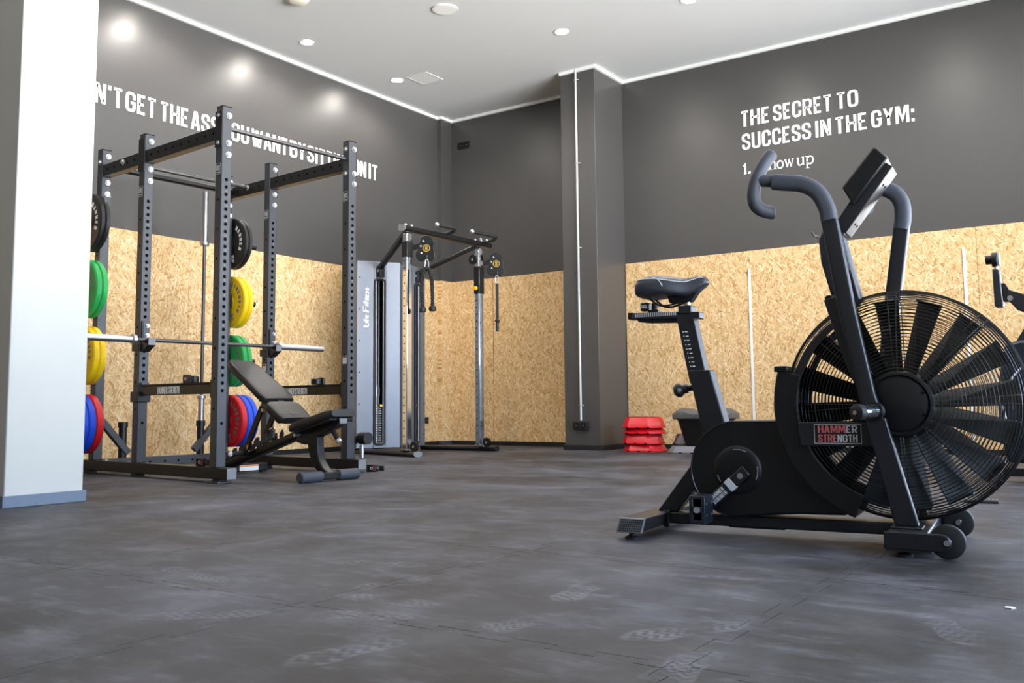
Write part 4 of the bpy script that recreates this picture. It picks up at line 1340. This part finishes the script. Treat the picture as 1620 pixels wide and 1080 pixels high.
fs = MB().box(.37, .49, -.30, .30, .028, .078).build('front_stabiliser', BIKE, bike, .006)
for s_ in (-1, 1):
    y0, y1 = (s_ * .302, s_ * .262)
    xz([(.365, .026), (.365, .08)] + arc(.53, .052, .027, 90, -90, 10), min(y0, s_ * .29), max(y0, s_ * .29)).build('side_plate', BIKE, fs, .004)
    wh = MB().lathe([(.012, -.014), (.045, -.014), (.05, -.012), (.0525, -.006), (.0525, .006), (.05, .012), (.045, .014), (.04, .009), (.02, .009), (.012, .013)], (.545, s_ * .268, .0535), (0, 1, 0), 36).build('transport_wheel', RUBB, fs)
    sp_ = MB()
    for k in range(10):
        a = 2 * pi * k / 10
        sp_.bar((.545 + .014 * cos(a), s_ * .268, .0535 + .014 * sin(a)), (.545 + .044 * cos(a), s_ * .268, .0535 + .044 * sin(a)), .022, .004, (0, 1, 0))
    sp_.build('spokes', BIKEP, wh)
    MB().cyl((.545, s_ * .25, .0535), (.545, s_ * .308, .0535), .009, n=12).build('axle_bolt', STEEL, wh)
    MB().lathe([(0, 0), (.024, 0), (.025, .008), (.01, .014), (.01, .03), (0, .03)], (.42, s_ * .26, 0), (0, 0, 1), 20).build('levelling_foot', RUBB, fs)
    MB().box(.375, .47, s_ * .165 - .05, s_ * .165 + .05, .078, .084).build('leg_plate', BIKE, fs, .002)
    # fan leg from stabiliser to pivot
    MB().prism([(.31, .43), (.372, .43), (.458, .084), (.386, .084)], 'xz', s_ * .165 - .02, s_ * .165 + .02).build('fan_leg', BIKE, bike, .004)
MB().box(.37, .5, -.3, .3, .02, .03).build('guard_plate', BIKE, fs)
# --- chain cover
body = arc(-.147, .245, .176, 90, 262, 26) + [(-.06, .085), (.06, .095), (.215, .098)] + arc(FC[0], FC[1], .4, 246, 187.6, 14)
cv = xz(body, -.088, .088).build('chain_cover', BIKEP, bike, .008, 40)
MB().tube([(p[0], -.0885, p[1]) for p in arc(-.147, .245, .172, 92, 255, 24)], .003, 6).build('seam', BIKE, cv)
MB().tube([(-.147, -.0885, .417), (.015, -.0885, .417)], .003, 6).build('seam', BIKE, cv)
dk = MB().lathe([(0, .009), (.06, .009), (.078, .007), (.083, .003), (.088, 0), (0, 0)], (-.147, -.088, .243), (0, -1, 0), 48).build('crank_disc', BIKEP, cv)
for a0, a1 in ((62, 100), (-25, 12), (195, 215)):
    MB().tube([(p[0], -.0965, p[1]) for p in arc(-.147, .243, .074, a0, a1, 8)], .0022, 6).build('disc_groove', GREYP, dk)
# --- cranks and pedals
def crank(s_, ang):
    c0 = V((-.13, s_ * .112, .225))
    d = V((cos(rad(ang)), 0, sin(rad(ang))))
    e = c0 + d * .172
    a_ = MB().bar(c0 - d * .03, e + d * .015, .02, .042, (0, 1, 0)).build('crank_arm', BIKE, bike, .004)
    MB().bar(c0 + d * .035, c0 + d * .062, .023, .044, (0, 1, 0)).build('band', SILVER, a_, .002)
    MB().cyl(c0, c0 + V((0, s_ * .0125, 0)), .011, n=12).build('axle_bolt', STEEL, a_)
    MB().cyl(c0 - V((0, s_ * .03, 0)), c0, .018, n=16).build('axle', BIKE, a_)
    if s_ < 0:
        lt = MB()
        rd = -d
        upv = V((-rd.z, 0, rd.x))
        for row, tx in enumerate(('HAMMER', 'STRENGTH')):
            write(lt, tx, c0 + d * .138 + V((0, -.0102, 0)) + (-d) * 0 + upv * (-.016 + .0175 * (1 - row)), rd, upv, (0, -1, 0), .062, .0145, .2, .0006)
        lt.build('lettering', SILVER, a_, 0, 0)
    pd = MB().cyl(e, e + V((0, s_ * .1, 0)), .008, n=12)
    pd = pd.build('pedal_spindle', STEEL, a_)
    cage = MB()
    cy = e.y + s_ * .065
    hw, hz = .027, .043
    for zz in (-hz, 0, hz):
        cage.box(e.x - hw, e.x + hw, cy - .05, cy + .05, e.z + zz - (.011 if zz == 0 else .006), e.z + zz + (.011 if zz == 0 else .006))
    for xx in (-hw + .005, hw - .005):
        cage.box(e.x + xx - .0065, e.x + xx + .0065, cy - .05, cy + .05, e.z - hz, e.z + hz)
    cage.box(e.x - hw, e.x + hw, cy - s_ * .05 - .004, cy - s_ * .05 + .004, e.z - hz, e.z + hz)
    pc = cage.build('pedal', mat('dark blue-black pedal', srgb(24, 30, 40), .35), pd, .002)
    st = MB()
    for xx in (-.0275, .0275):
        for zz in (-.02, .02):
            for yy_ in (-.03, .03):
                st.cyl((e.x + xx, cy + yy_, e.z + zz), (e.x + xx * 1.12, cy + yy_, e.z + zz), .004, n=8)
    st.build('pedal_stud', ZINC, pc)
    MB().cyl((e.x, cy + s_ * .05, e.z), (e.x, cy + s_ * .056, e.z), .011, n=14).build('end_cap', ZINC, pc)
crank(-1, 222)
crank(1, 42)
# --- seat post and saddle
MB().prism([(-.34, .61), (-.255, .61), (-.19, .36), (-.285, .36)], 'xz', -.038, .038).build('seat_tube', BIKE, bike, .005)
spo = MB().prism([(-.382, .815), (-.315, .815), (-.265, .56), (-.335, .56)], 'xz', -.03, .03).build('seat_post', BIKE, bike, .003)
sc_ = MB()
for k in range(10):
    z = .755 - .0165 * k
    u = -.358 - (z - .755) * .2
    sc_.box(u, u + .004, -.0306, -.03, z, z + .004).box(u + .009, u + .02, -.0306, -.03, z + .0005, z + .0035)
sc_.build('height_scale', INK, spo)
kn = MB().cyl((-.36, 0, .54), (-.31, 0, .55), .012, n=14).cyl((-.372, 0, .538), (-.352, 0, .542), .018, n=14).build('height_knob', BIKE, bike)
MB().lathe([(0, -.02), (.018, -.018), (.027, -.008), (.028, .002), (.02, .014), (.011, .02), (0, .02)], (-.387, 0, .535), (.97, 0, .2), 24).build('knob_ball', BIKE, kn)
sl = MB().loft([[(-.562, y, .818), (-.29, y, .806), (-.29, y, .832), (-.562, y, .842)] for y in (-.03, .03)]).build('seat_slider', BIKE, bike, .003)
rl = MB()
for k in range(22):
    u = -.55 + .0078 * k
    rl.box(u, u + .004, -.0312, -.03, .823, .838)
rl.build('slider_scale', SILVER, sl)
MB().box(-.58, -.558, -.032, .032, .817, .843).build('end_cap', BIKEP, sl, .002)
MB().prism([(-.55, .82), (-.36, .812), (-.35, .795), (-.5, .8), (-.54, .806)], 'xz', -.018, .018).build('slider_under', BIKEP, sl)
MB().box(-.372, -.32, -.036, .036, .826, .858).build('saddle_clamp', BIKE, sl, .004)
pst = MB().cyl((-.345, 0, .85), (-.35, 0, .905), .013, n=16).build('saddle_pin', STEEL, sl)
hk = MB().box(-.532, -.498, -.02, .02, .848, .881).build('position_lever', BIKEP, sl, .005)
write(MB(), 'HS', (-.526, -.0202, .858), (1, 0, 0), (0, 0, 1), (0, -1, 0), .022, .014, .17, .0005).build('emblem', SILVER, hk, 0, 0)
MB().cyl((-.48, 0, .84), (-.478, 0, .878), .012, n=14).bar((-.5, 0, .843), (-.46, 0, .846), .03, .012).build('lever_post', BIKEP, hk)
# saddle: loft of half-round sections
prof_top = [(-.556, .950, .098), (-.552, .964, .112), (-.535, .976, .120), (-.50, .982, .125), (-.46, .981, .122), (-.42, .977, .108), (-.38, .969, .085), (-.345, .964, .062), (-.31, .970, .046), (-.285, .974, .036), (-.268, .966, .028), (-.258, .948, .018)]
prof_bot = [.902, .896, .894, .894, .902, .898, .893, .892, .908, .922, .934, .942]
prof_top = [(-.258 + (u + .258) * .9, zt, hw * .93) for u, zt, hw in prof_top]
secs = []
for (u, zt, hw), zb in zip(prof_top, prof_bot):
    ring = []
    for j in range(28):
        a = 2 * pi * j / 28
        ca, sa = cos(a), sin(a)
        y = math.copysign(abs(ca) ** .62, ca) * hw
        if sa >= 0:
            z = zb + (zt - zb) * (.35 + .65 * sa ** .75)
        else:
            z = zb + (zt - zb) * (.35 + .35 * -(abs(sa) ** .5))
        ring.append((u, y, z))
    secs.append(ring)
sd = MB().loft(secs).build('saddle', mat('saddle vinyl', srgb(46, 48, 55), .38, 0, .1, .12, 60), bike, 0, 60)
sm = sd.modifiers.new('subsurf', 'SUBSURF')
sm.levels = sm.render_levels = 1
def sad(u, f_):
    """point on the near flank of the saddle: f_ 0 at the rim, 1 on top"""
    k = max(i for i in range(len(prof_top) - 1) if prof_top[i][0] <= u)
    t_ = (u - prof_top[k][0]) / (prof_top[k + 1][0] - prof_top[k][0])
    l_ = lambda a, b: a + (b - a) * t_
    zt, hw, zb = l_(prof_top[k][1], prof_top[k + 1][1]), l_(prof_top[k][2], prof_top[k + 1][2]), l_(prof_bot[k], prof_bot[k + 1])
    a = f_ * pi / 2
    return (u, -hw * cos(a) ** .62 - .0005, zb + (zt - zb) * (.35 + .65 * sin(a) ** .75) + .0012)
stm = MB().tube([sad(-.515 + .0135 * i, .42 - .12 * sin(i / 18 * pi)) for i in range(19)], .002, 5)
stm.build('stitching', SILVER, sd)
MB().tube([sad(-.45 + .004 * i, .40 * (1 - (i / 10) ** 2) + .01) for i in range(11)], .002, 5).build('stitching', SILVER, sd)
MB().tube(smooth_path([(-.5, -.035, .908), (-.455, -.035, .868), (-.42, -.03, .862), (-.38, -.025, .87), (-.33, -.02, .885), (-.29, -.012, .925)], 4), .004, 8).tube(smooth_path([(-.5, .035, .908), (-.455, .035, .868), (-.42, .03, .862), (-.38, .025, .87), (-.33, .02, .885), (-.29, .012, .925)], 4), .004, 8).build('rail', BIKE, sd)
MB().prism([(-.42, .9), (-.31, .905), (-.285, .93), (-.325, .875), (-.36, .868), (-.41, .872)], 'xz', -.022, .022).build('rail_clamp', BIKEP, sd, .003)
# --- fan cage
CX, CZ = FC
CR = .386
cage_prof = [(.108, .122)] + [(.108 + .0118 * k, .122 - .00018 * k * k * .5) for k in range(1, 20)] + [(.341, .086), (.351, .08), (.36, .072), (.368, .063), (.375, .052), (.381, .038), (.385, .02)]
cw_m = MB()
for r_, d_ in cage_prof:
    cw_m.ring((CX, -d_, CZ), (0, 1, 0), r_, .0017, 90, 5)
cgn = cw_m.build('cage_rings', BLACK, bike)
cgn['kind'] = 'stuff'
cgf = cw_m.mirror_y().build('cage_rings', BLACK, bike)
cgf['kind'] = 'stuff'
rim = MB().lathe([(.386, -.012), (.392, -.01), (.392, .01), (.386, .012), (.384, 0), (.386, -.012)], (CX, 0, CZ), (0, 1, 0), 96).build('cage_rim', BLACK, bike)
for s_ in (-1, 1):
    for k in range(8):
        for da in (-2.2, 2.2):
            a = rad(k * 45 + 2 + da)
            MB().tube([(CX + r_ * cos(a), s_ * (d_ - .003), CZ + r_ * sin(a)) for r_, d_ in cage_prof[::3] + cage_prof[-1:]], .002, 5).build('cage_stay', BLACK, bike)
# --- fan wheel: paddles on a hub
fh = MB().lathe([(0, -.06), (.1, -.06), (.115, -.03), (.115, .03), (.1, .06), (0, .06)], (CX, 0, CZ), (0, 1, 0), 48).build('fan_hub', BLACK, bike)
bl = MB()
bl.add([(.1, -.05, -.02), (.1, .03, .03), (.352, -.042, -.034), (.352, .03, .048), (.1, -.05, -.017), (.1, .03, .033), (.352, -.042, -.031), (.352, .03, .051)], [(0, 1, 3, 2), (4, 6, 7, 5), (0, 4, 5, 1), (2, 3, 7, 6), (0, 2, 6, 4), (1, 5, 7, 3)])
bl.box(.352, .356, -.042, .03, -.034, .05)
bme = bl.mesh('fan_blade', FANB, 0)
NB = 16
for k in range(NB):
    o = link('fan_blade', bme, bike)
    o.location = (CX, 0, CZ)
    o.rotation_euler = (0, -2 * pi * (k + .2) / NB, 0)
for s_ in (-1, 1):
    hc = MB().lathe([(0, .128), (.085, .128), (.092, .124), (.098, .132), (.106, .13), (.11, .12), (.108, .1), (0, .1)], (CX, 0, CZ), (0, s_, 0), 48).build('hub_cover', BIKEP, bike)
    bt = MB()
    for a in (25, 155, 205, 335):
        bt.cyl((CX + .085 * cos(rad(a)), s_ * .1275, CZ + .085 * sin(rad(a))), (CX + .085 * cos(rad(a)), s_ * .131, CZ + .085 * sin(rad(a))), .005, n=8)
    bt.build_each('screw', HOLE, hc)
    # crescent shroud
    cr_ = arc(CX, CZ, .405, 162, 248, 22) + arc(CX, CZ, .328, 248, 162, 22)
    ss = xz(cr_, min(s_ * .126, s_ * .118), max(s_ * .126, s_ * .118)).build('fan_shroud', BIKEP, bike, .002, 40)
    MB().cyl((.1, s_ * .126, .405), (.1, s_ * .1305, .405), .0065, n=12).build('screw', STEEL, ss)
    xz([(.088, .334), (.33, .334), (.33, .416), (.083, .416)], min(s_ * .138, s_ * .124), max(s_ * .138, s_ * .124)).build('name_band', BIKE, bike, .003)
    xz(arc(CX, CZ, .352, 162, 122, 10) + arc(CX, CZ, .328, 122, 162, 10), min(s_ * .1, s_ * .104), max(s_ * .1, s_ * .104)).build('shroud_strap', BIKE, bike)
sb_ = MB().lathe([(.402, -.118), (.408, -.118), (.408, .118), (.402, .118), (.402, -.118)], (CX, 0, CZ), (0, 1, 0), 40, 0, 2 * pi)
# outer band only over the shroud's arc
ob = MB()
pts_o, pts_i = arc(CX, CZ, .409, 162, 248, 24), arc(CX, CZ, .402, 248, 162, 24)
xz(pts_o + pts_i, -.122, .122).build('shroud_band', BIKEP, bike, 0, 40)
MB().box(.005, .05, -.13, .13, .592, .612).build('shroud_lip', BIKEP, bike, .003)
nb = MB().box(.138, .288, -.1395, -.138, .345, .408).build('name_plate', BIKEP, bike)
fr_ = MB()
for q in ((.136, .290, .3435, .3455), (.136, .290, .4075, .4095), (.136, .138, .3435, .4095), (.288, .290, .3435, .4095)):
    fr_.box(q[0], q[1], -.1402, -.139, q[2], q[3])
fr_.build('border', SILVER, nb)
lt, lt2 = MB(), MB()
for tx, z, nr in (('HAMMER', .3795, 4), ('STRENGTH', .349, 4)):
    q, w_ = word_quads(tx, .15, .06)
    k_ = .128 / w_
    x_ = 0
    for i, ch in enumerate(tx):
        q, w2 = word_quads(ch, .15, .06)
        put_quads(lt if i < nr else lt2, q, (.149 + x_ * k_, -.1395, z), (1, 0, 0), (0, 0, 1), (0, -1, 0), k_, .0255, .0006)
        x_ += w2 + .06
lt.build('lettering', PRED, nb, 0, 0)
lt2.build('lettering', SILVER, nb, 0, 0)
# --- mast, side plates and console
mst = MB().prism([(.16, 1.06), (.175, 1.1), (.235, 1.1), (.295, .84), (.26, .82), (.205, .82), (.165, .98)], 'xz', -.05, .05).build('mast', BIKE, bike, .008)
MB().prism([(.225, 1.05), (.238, 1.05), (.262, .945), (.25, .945)], 'xz', -.052, -.05).build('mast_cover', GREYP, mst)
for s_ in (-1, 1):
    MB().prism([(.185, .835), (.225, .845), (.285, .62), (.33, .50), (.29, .5), (.245, .62)], 'xz', s_ * .132 - .006, s_ * .132 + .006).build('mast_stay', BIKE, bike, .002)
    MB().tube([(.2, s_ * .05, .85), (.2, s_ * .132, .84)], .012, 8).build('stay_bolt', BIKE, bike)
MB().tube([(.165, -.05, 1.07), (.15, -.07, 1.075), (.143, -.075, 1.088)], .004, 6).build('cable_hook', BIKE, mst)
ca = MB().prism([(.205, 1.09), (.255, 1.075), (.42, 1.292), (.372, 1.33)], 'xz', -.06, .06).build('console_arm', BIKE, bike, .003)
cs = MB().prism([(.253, 1.232), (.362, 1.362), (.372, 1.358), (.408, 1.318), (.285, 1.17), (.268, 1.205)], 'xz', -.085, .085).build('console', BIKEP, bike, .005)
MB().prism([(.2525, 1.2335), (.3605, 1.3625), (.364, 1.3605), (.256, 1.2315)], 'xz', -.08, .08).build('screen', mat('console screen', srgb(30, 34, 38), .15), cs)
hm = MB()
for a, b in ((.395, 1.285), (.385, 1.25), (.315, 1.185), (.302, 1.15)):
    pass
for t_ in (.16, .76):
    p = V((.255, 0, 1.075)).lerp(V((.42, 0, 1.292)), t_)
    for y in (-.02, .02):
        hm.cyl(p + V((-.002, y, .002)), p + V((.0015, y, -.0015)), .005, n=10)
hm.build('screw_hole', HOLE, ca)
# --- swinging arms: one assembly, built about the pivot
PV = (.33, .46)
def arm_parts(s_, ang, vofs):
    c_, k_ = cos(rad(ang)), sin(rad(ang))
    def T(p):                       # rotate the near-arm layout about the pivot
        if s_ > 0 and p[2] > 1.1:   # the far sleeve reaches less far back
            p = (.2205 + (p[0] - .2205) * .62, p[1], 1.105 + (p[2] - 1.105) * .9)
        x, z = p[0] - PV[0], p[2] - PV[1]
        return (PV[0] + x * c_ + z * k_, s_ * p[1], PV[1] + z * c_ - x * k_)
    A = MB().tube([T((.338, .165, .43)), T((.318, .165, .50)), T((.265, .165, .80)), T((.218, .165, 1.125))], 0, 20, flat=(.0275, .02, (1, 0, 0), .35)).build('swing_arm', BIKE, bike, 0, 40)
    MB().tube([T(p) for p in smooth_path([(.2205, .165, 1.105), (.213, .165, 1.15), (.185, .165, 1.208), (.135, .165, 1.243), (.075, .165, 1.256), (.035, .165, 1.264)], 6)], 0, 20, flat=(.0285, .025, (1, 0, 0), .7)).build('foam_sleeve', FOAM, A, 0, 50)
    MB().tube([T((.05, .165, 1.262)), T((-.015, .165, 1.275))], .021, 16).build('grip_stem', FOAM, A)
    gp = smooth_path([(.028, .13, 1.378), (.004, .15, 1.34), (-.022, .165, 1.285), (-.035, .168, 1.235), (-.033, .166, 1.195), (-.016, .155, 1.172), (.012, .135, 1.162), (.026, .128, 1.162)], 6)
    n_ = len(gp)
    MB().tube([T(p) for p in gp], [.0235 * (.75 if i in (0, n_ - 1) else 1) for i in range(n_)], 18).build('hand_grip', FOAM, A, 0, 60)
    pv = MB().cyl((PV[0], s_ * .14, PV[1]), (PV[0], s_ * .19, PV[1]), .03, n=24).build('pivot', BIKE, A)
arm_parts(-1, 0, 0)
arm_parts(1, 17, 0)
for s_ in (-1, 1):
    pg = MB().cyl((.346, s_ * .185, .452), (.308, s_ * .25, .4495), .0255, n=28).build('foot_peg', CHROME, bike)
    MB().lathe([(0, .006), (.018, .006), (.0265, .002), (.0275, 0), (.0275, -.022), (0, -.022)], (.296, s_ * .27, .449), (-.5, s_ * .86, 0), 28).build('end_cap', RUBB, pg)
    MB().cyl((.294, s_ * .274, .449), (.2915, s_ * .2785, .449), .007, n=10).build('bolt', STEEL, pg)
    MB().cyl((.346, s_ * .183, .452), (.34, s_ * .196, .452), .031, n=28).build('collar', BIKE, pg)

# ================================================================== SECOND MACHINE, right edge
m2 = thing('exercise_machine', 'dark exercise machine with console on an angled arm, cut by the right edge', 'exercise machine', (-.761, 6.363, 0), 0)
MB().box(-.03, 1.2, -.05, .05, .036, .083).build('base_beam', BIKE, m2, .006)
for u in (.15, 1.1):
    MB().box(u - .04, u + .04, -.28, .28, 0, .05).build('stabiliser', BIKE, m2, .006)
hs = xz([(.0, .12), (-.03, .3), (-.035, .5), (-.01, .68), (.02, .82), (.1, .845), (.5, .82), (.66, .6), (.7, .35), (.6, .12)], -.13, .13).build('housing', mat('blue-black moulding', srgb(20, 26, 38), .35), m2, .02, 40)
xz([(.04, .52), (.05, .56), (.4, .7), (.55, .5), (.5, .3), (.15, .25)], -.137, -.13).build('side_panel', BIKEP, hs, .004)
MB().tube([(p[0], -.137, p[1]) for p in arc(.3, .45, .3, 100, 200, 16)], .006, 8).build('trim_line', SILVER, hs)
MB().bar((.1, 0, .83), (.26, 0, 1.08), .06, .06, (0, 1, 0)).build('mast', BIKE, m2, .006)
ar = MB().prism([(.03, 1.11), (.045, 1.16), (.26, 1.07), (.3, .99), (.27, .96), (.09, 1.03)], 'xz', -.025, .025).build('console_arm', BIKE, m2, .006)
MB().cyl((.055, -.03, 1.105), (.055, .03, 1.105), .016, n=16).build('bolt', STEEL, ar)
cn = MB().prism([(-.032, 1.29), (.006, 1.285), (.02, 1.07), (.012, 1.055), (-.02, 1.05), (-.03, 1.06)], 'xz', -.045, .045).build('console', BIKE, m2, .008)
MB().prism([(.012, 1.2), (.03, 1.2), (.075, 1.11), (.07, 1.085), (.02, 1.085)], 'xz', -.02, .02).build('bracket', BIKE, cn, .003)
MB().cyl((-.012, 0, 1.285), (-.012, 0, 1.33), .012, n=14).build('stem', SILVER, cn)
kb = MB().cyl((-.035, 0, 1.35), (-.002, 0, 1.35), .045, n=28).cyl((-.07, 0, 1.352), (-.035, 0, 1.352), .028, n=24).build('holder_knob', BIKEP, cn, .004)
MB().cyl((-.002, 0, 1.35), (.008, 0, 1.35), .042, n=28).build('pad', GREYP, kb)

# ================================================================== STEP PLATFORMS
def octo(w_, d_, ch):
    return [(-w_ + ch, -d_), (w_ - ch, -d_), (w_, -d_ + ch), (w_, d_ - ch), (w_ - ch, d_), (-w_ + ch, d_), (-w_, d_ - ch), (-w_, -d_ + ch)]
def step(label, loc, rz, h_, w0, w1, d0, d1, mt, grp, top=True, tilt=(0, 0)):
    t = thing('step_platform', label, 'step platform', loc, rz, grp)
    t.rotation_euler = (rad(tilt[0]), rad(tilt[1]), rad(rz))
    lo, hi = octo(w0, d0, .1), octo(w1, d1, .09)
    mb = MB()
    secs = [[(x, y, z) for x, y in o_] for o_, z in ((octo(w0 + .006, d0 + .006, .102), .0), (octo(w0 + .006, d0 + .006, .102), .012), (lo, .014), (hi, h_ - .008), (octo(w1 - .008, d1 - .008, .088), h_))]
    b = mb.loft(secs).build('body', mt, t, .002)
    nt_ = MB()
    for x in (-.12, 0, .12):        # feet notches
        nt_.box(x - .012, x + .012, -d0 - .0075, -d0 + .01, 0, .012)
    nt_.build('notch', HOLE, b)
    if top:
        MB().prism(octo(w1 - .025, d1 - .025, .06), 'xy', h_, h_ + .003).build('grip_mat', RUBB, t)
    return t
SX, SY = -4.455, 8.86
z = 0
for k, (hh, lab) in enumerate(((.075, 'red moulded step platform on the floor, lowest of the red stack'), (.10, 'red moulded step platform, second from the bottom of the red stack'), (.055, 'red moulded step platform, third from the bottom of the red stack'), (.112, 'red moulded step platform with black grip top, topmost of the red stack'))):
    step(lab, (SX + (.008, -.01, .004, 0)[k], SY, z), (3, -4, 0, 2)[k], hh, .218, .19 + .01 * (k < 3), .16, .135, STEPR, 'red step platforms', True)
    z += hh + .004
step('grey moulded step platform flat on the floor beside the red stack', (-3.80, 8.82, 0), 0, .07, .30, .27, .24, .21, STEPG, 'grey step platforms', True)
step('grey moulded step platform, upper of the grey pair beside the red stack', (-4.0, 8.955, .074), 0, .105, .165, .12, .092, .075, STEPG, 'grey step platforms', True)
# black tub seat
t = thing('tub_seat', 'black tapered tub with a grey contoured padded top, behind the bike frame', 'seat', (-3.70, 8.712, .0741))
MB().loft([[(x, y, z) for x, y in o_] for o_, z in ((octo(.2, .08, .03), 0), (octo(.235, .1, .04), .13), (octo(.27, .115, .04), .255), (octo(.285, .118, .04), .262))]).build('tub', FANB, t, .006)
secs = []
for i in range(15):
    x = -.30 + .6 * i / 14
    s_ = abs(x) / .3
    hh = .075 + .035 * math.exp(-((abs(x) - .2) / .06) ** 2) - (.02 if s_ > .97 else 0)
    secs.append([(x, y, z) for y, z in ((-.135, .262), (.135, .262), (.14, .262 + hh * .7), (.12, .262 + hh), (-.12, .262 + hh), (-.14, .262 + hh * .7))])
MB().loft(secs).build('padded_top', mat('grey vinyl', srgb(84, 82, 80), .5), t, .01, 60)

# ================================================================== SMALL FLOOR ITEMS
t = thing('floor_strap', 'short ridged dark strap lying on the floor behind the fan wheel', 'strap', (-.73, 4.99, 0), 8)
MB().box(-.075, .075, -.03, .03, 0, .012).build('strip', RUBB, t, .004)
rg = MB()
for k in range(9):
    rg.box(-.07 + .0165 * k, -.06 + .0165 * k, -.026, .026, .012, .018)
rg.build('ridges', GREYP, t)
tag(MB().prism([(-.012, -.006), (.004, -.011), (.013, -.002), (.006, .009), (-.008, .007)], 'xy', 0, .003).build('plastic_scrap', WHITEP), 'tiny white plastic scrap on the rubber floor at lower right', 'scrap')
bpy.data.objects['plastic_scrap'].location = (-.316, 2.489, .0003)
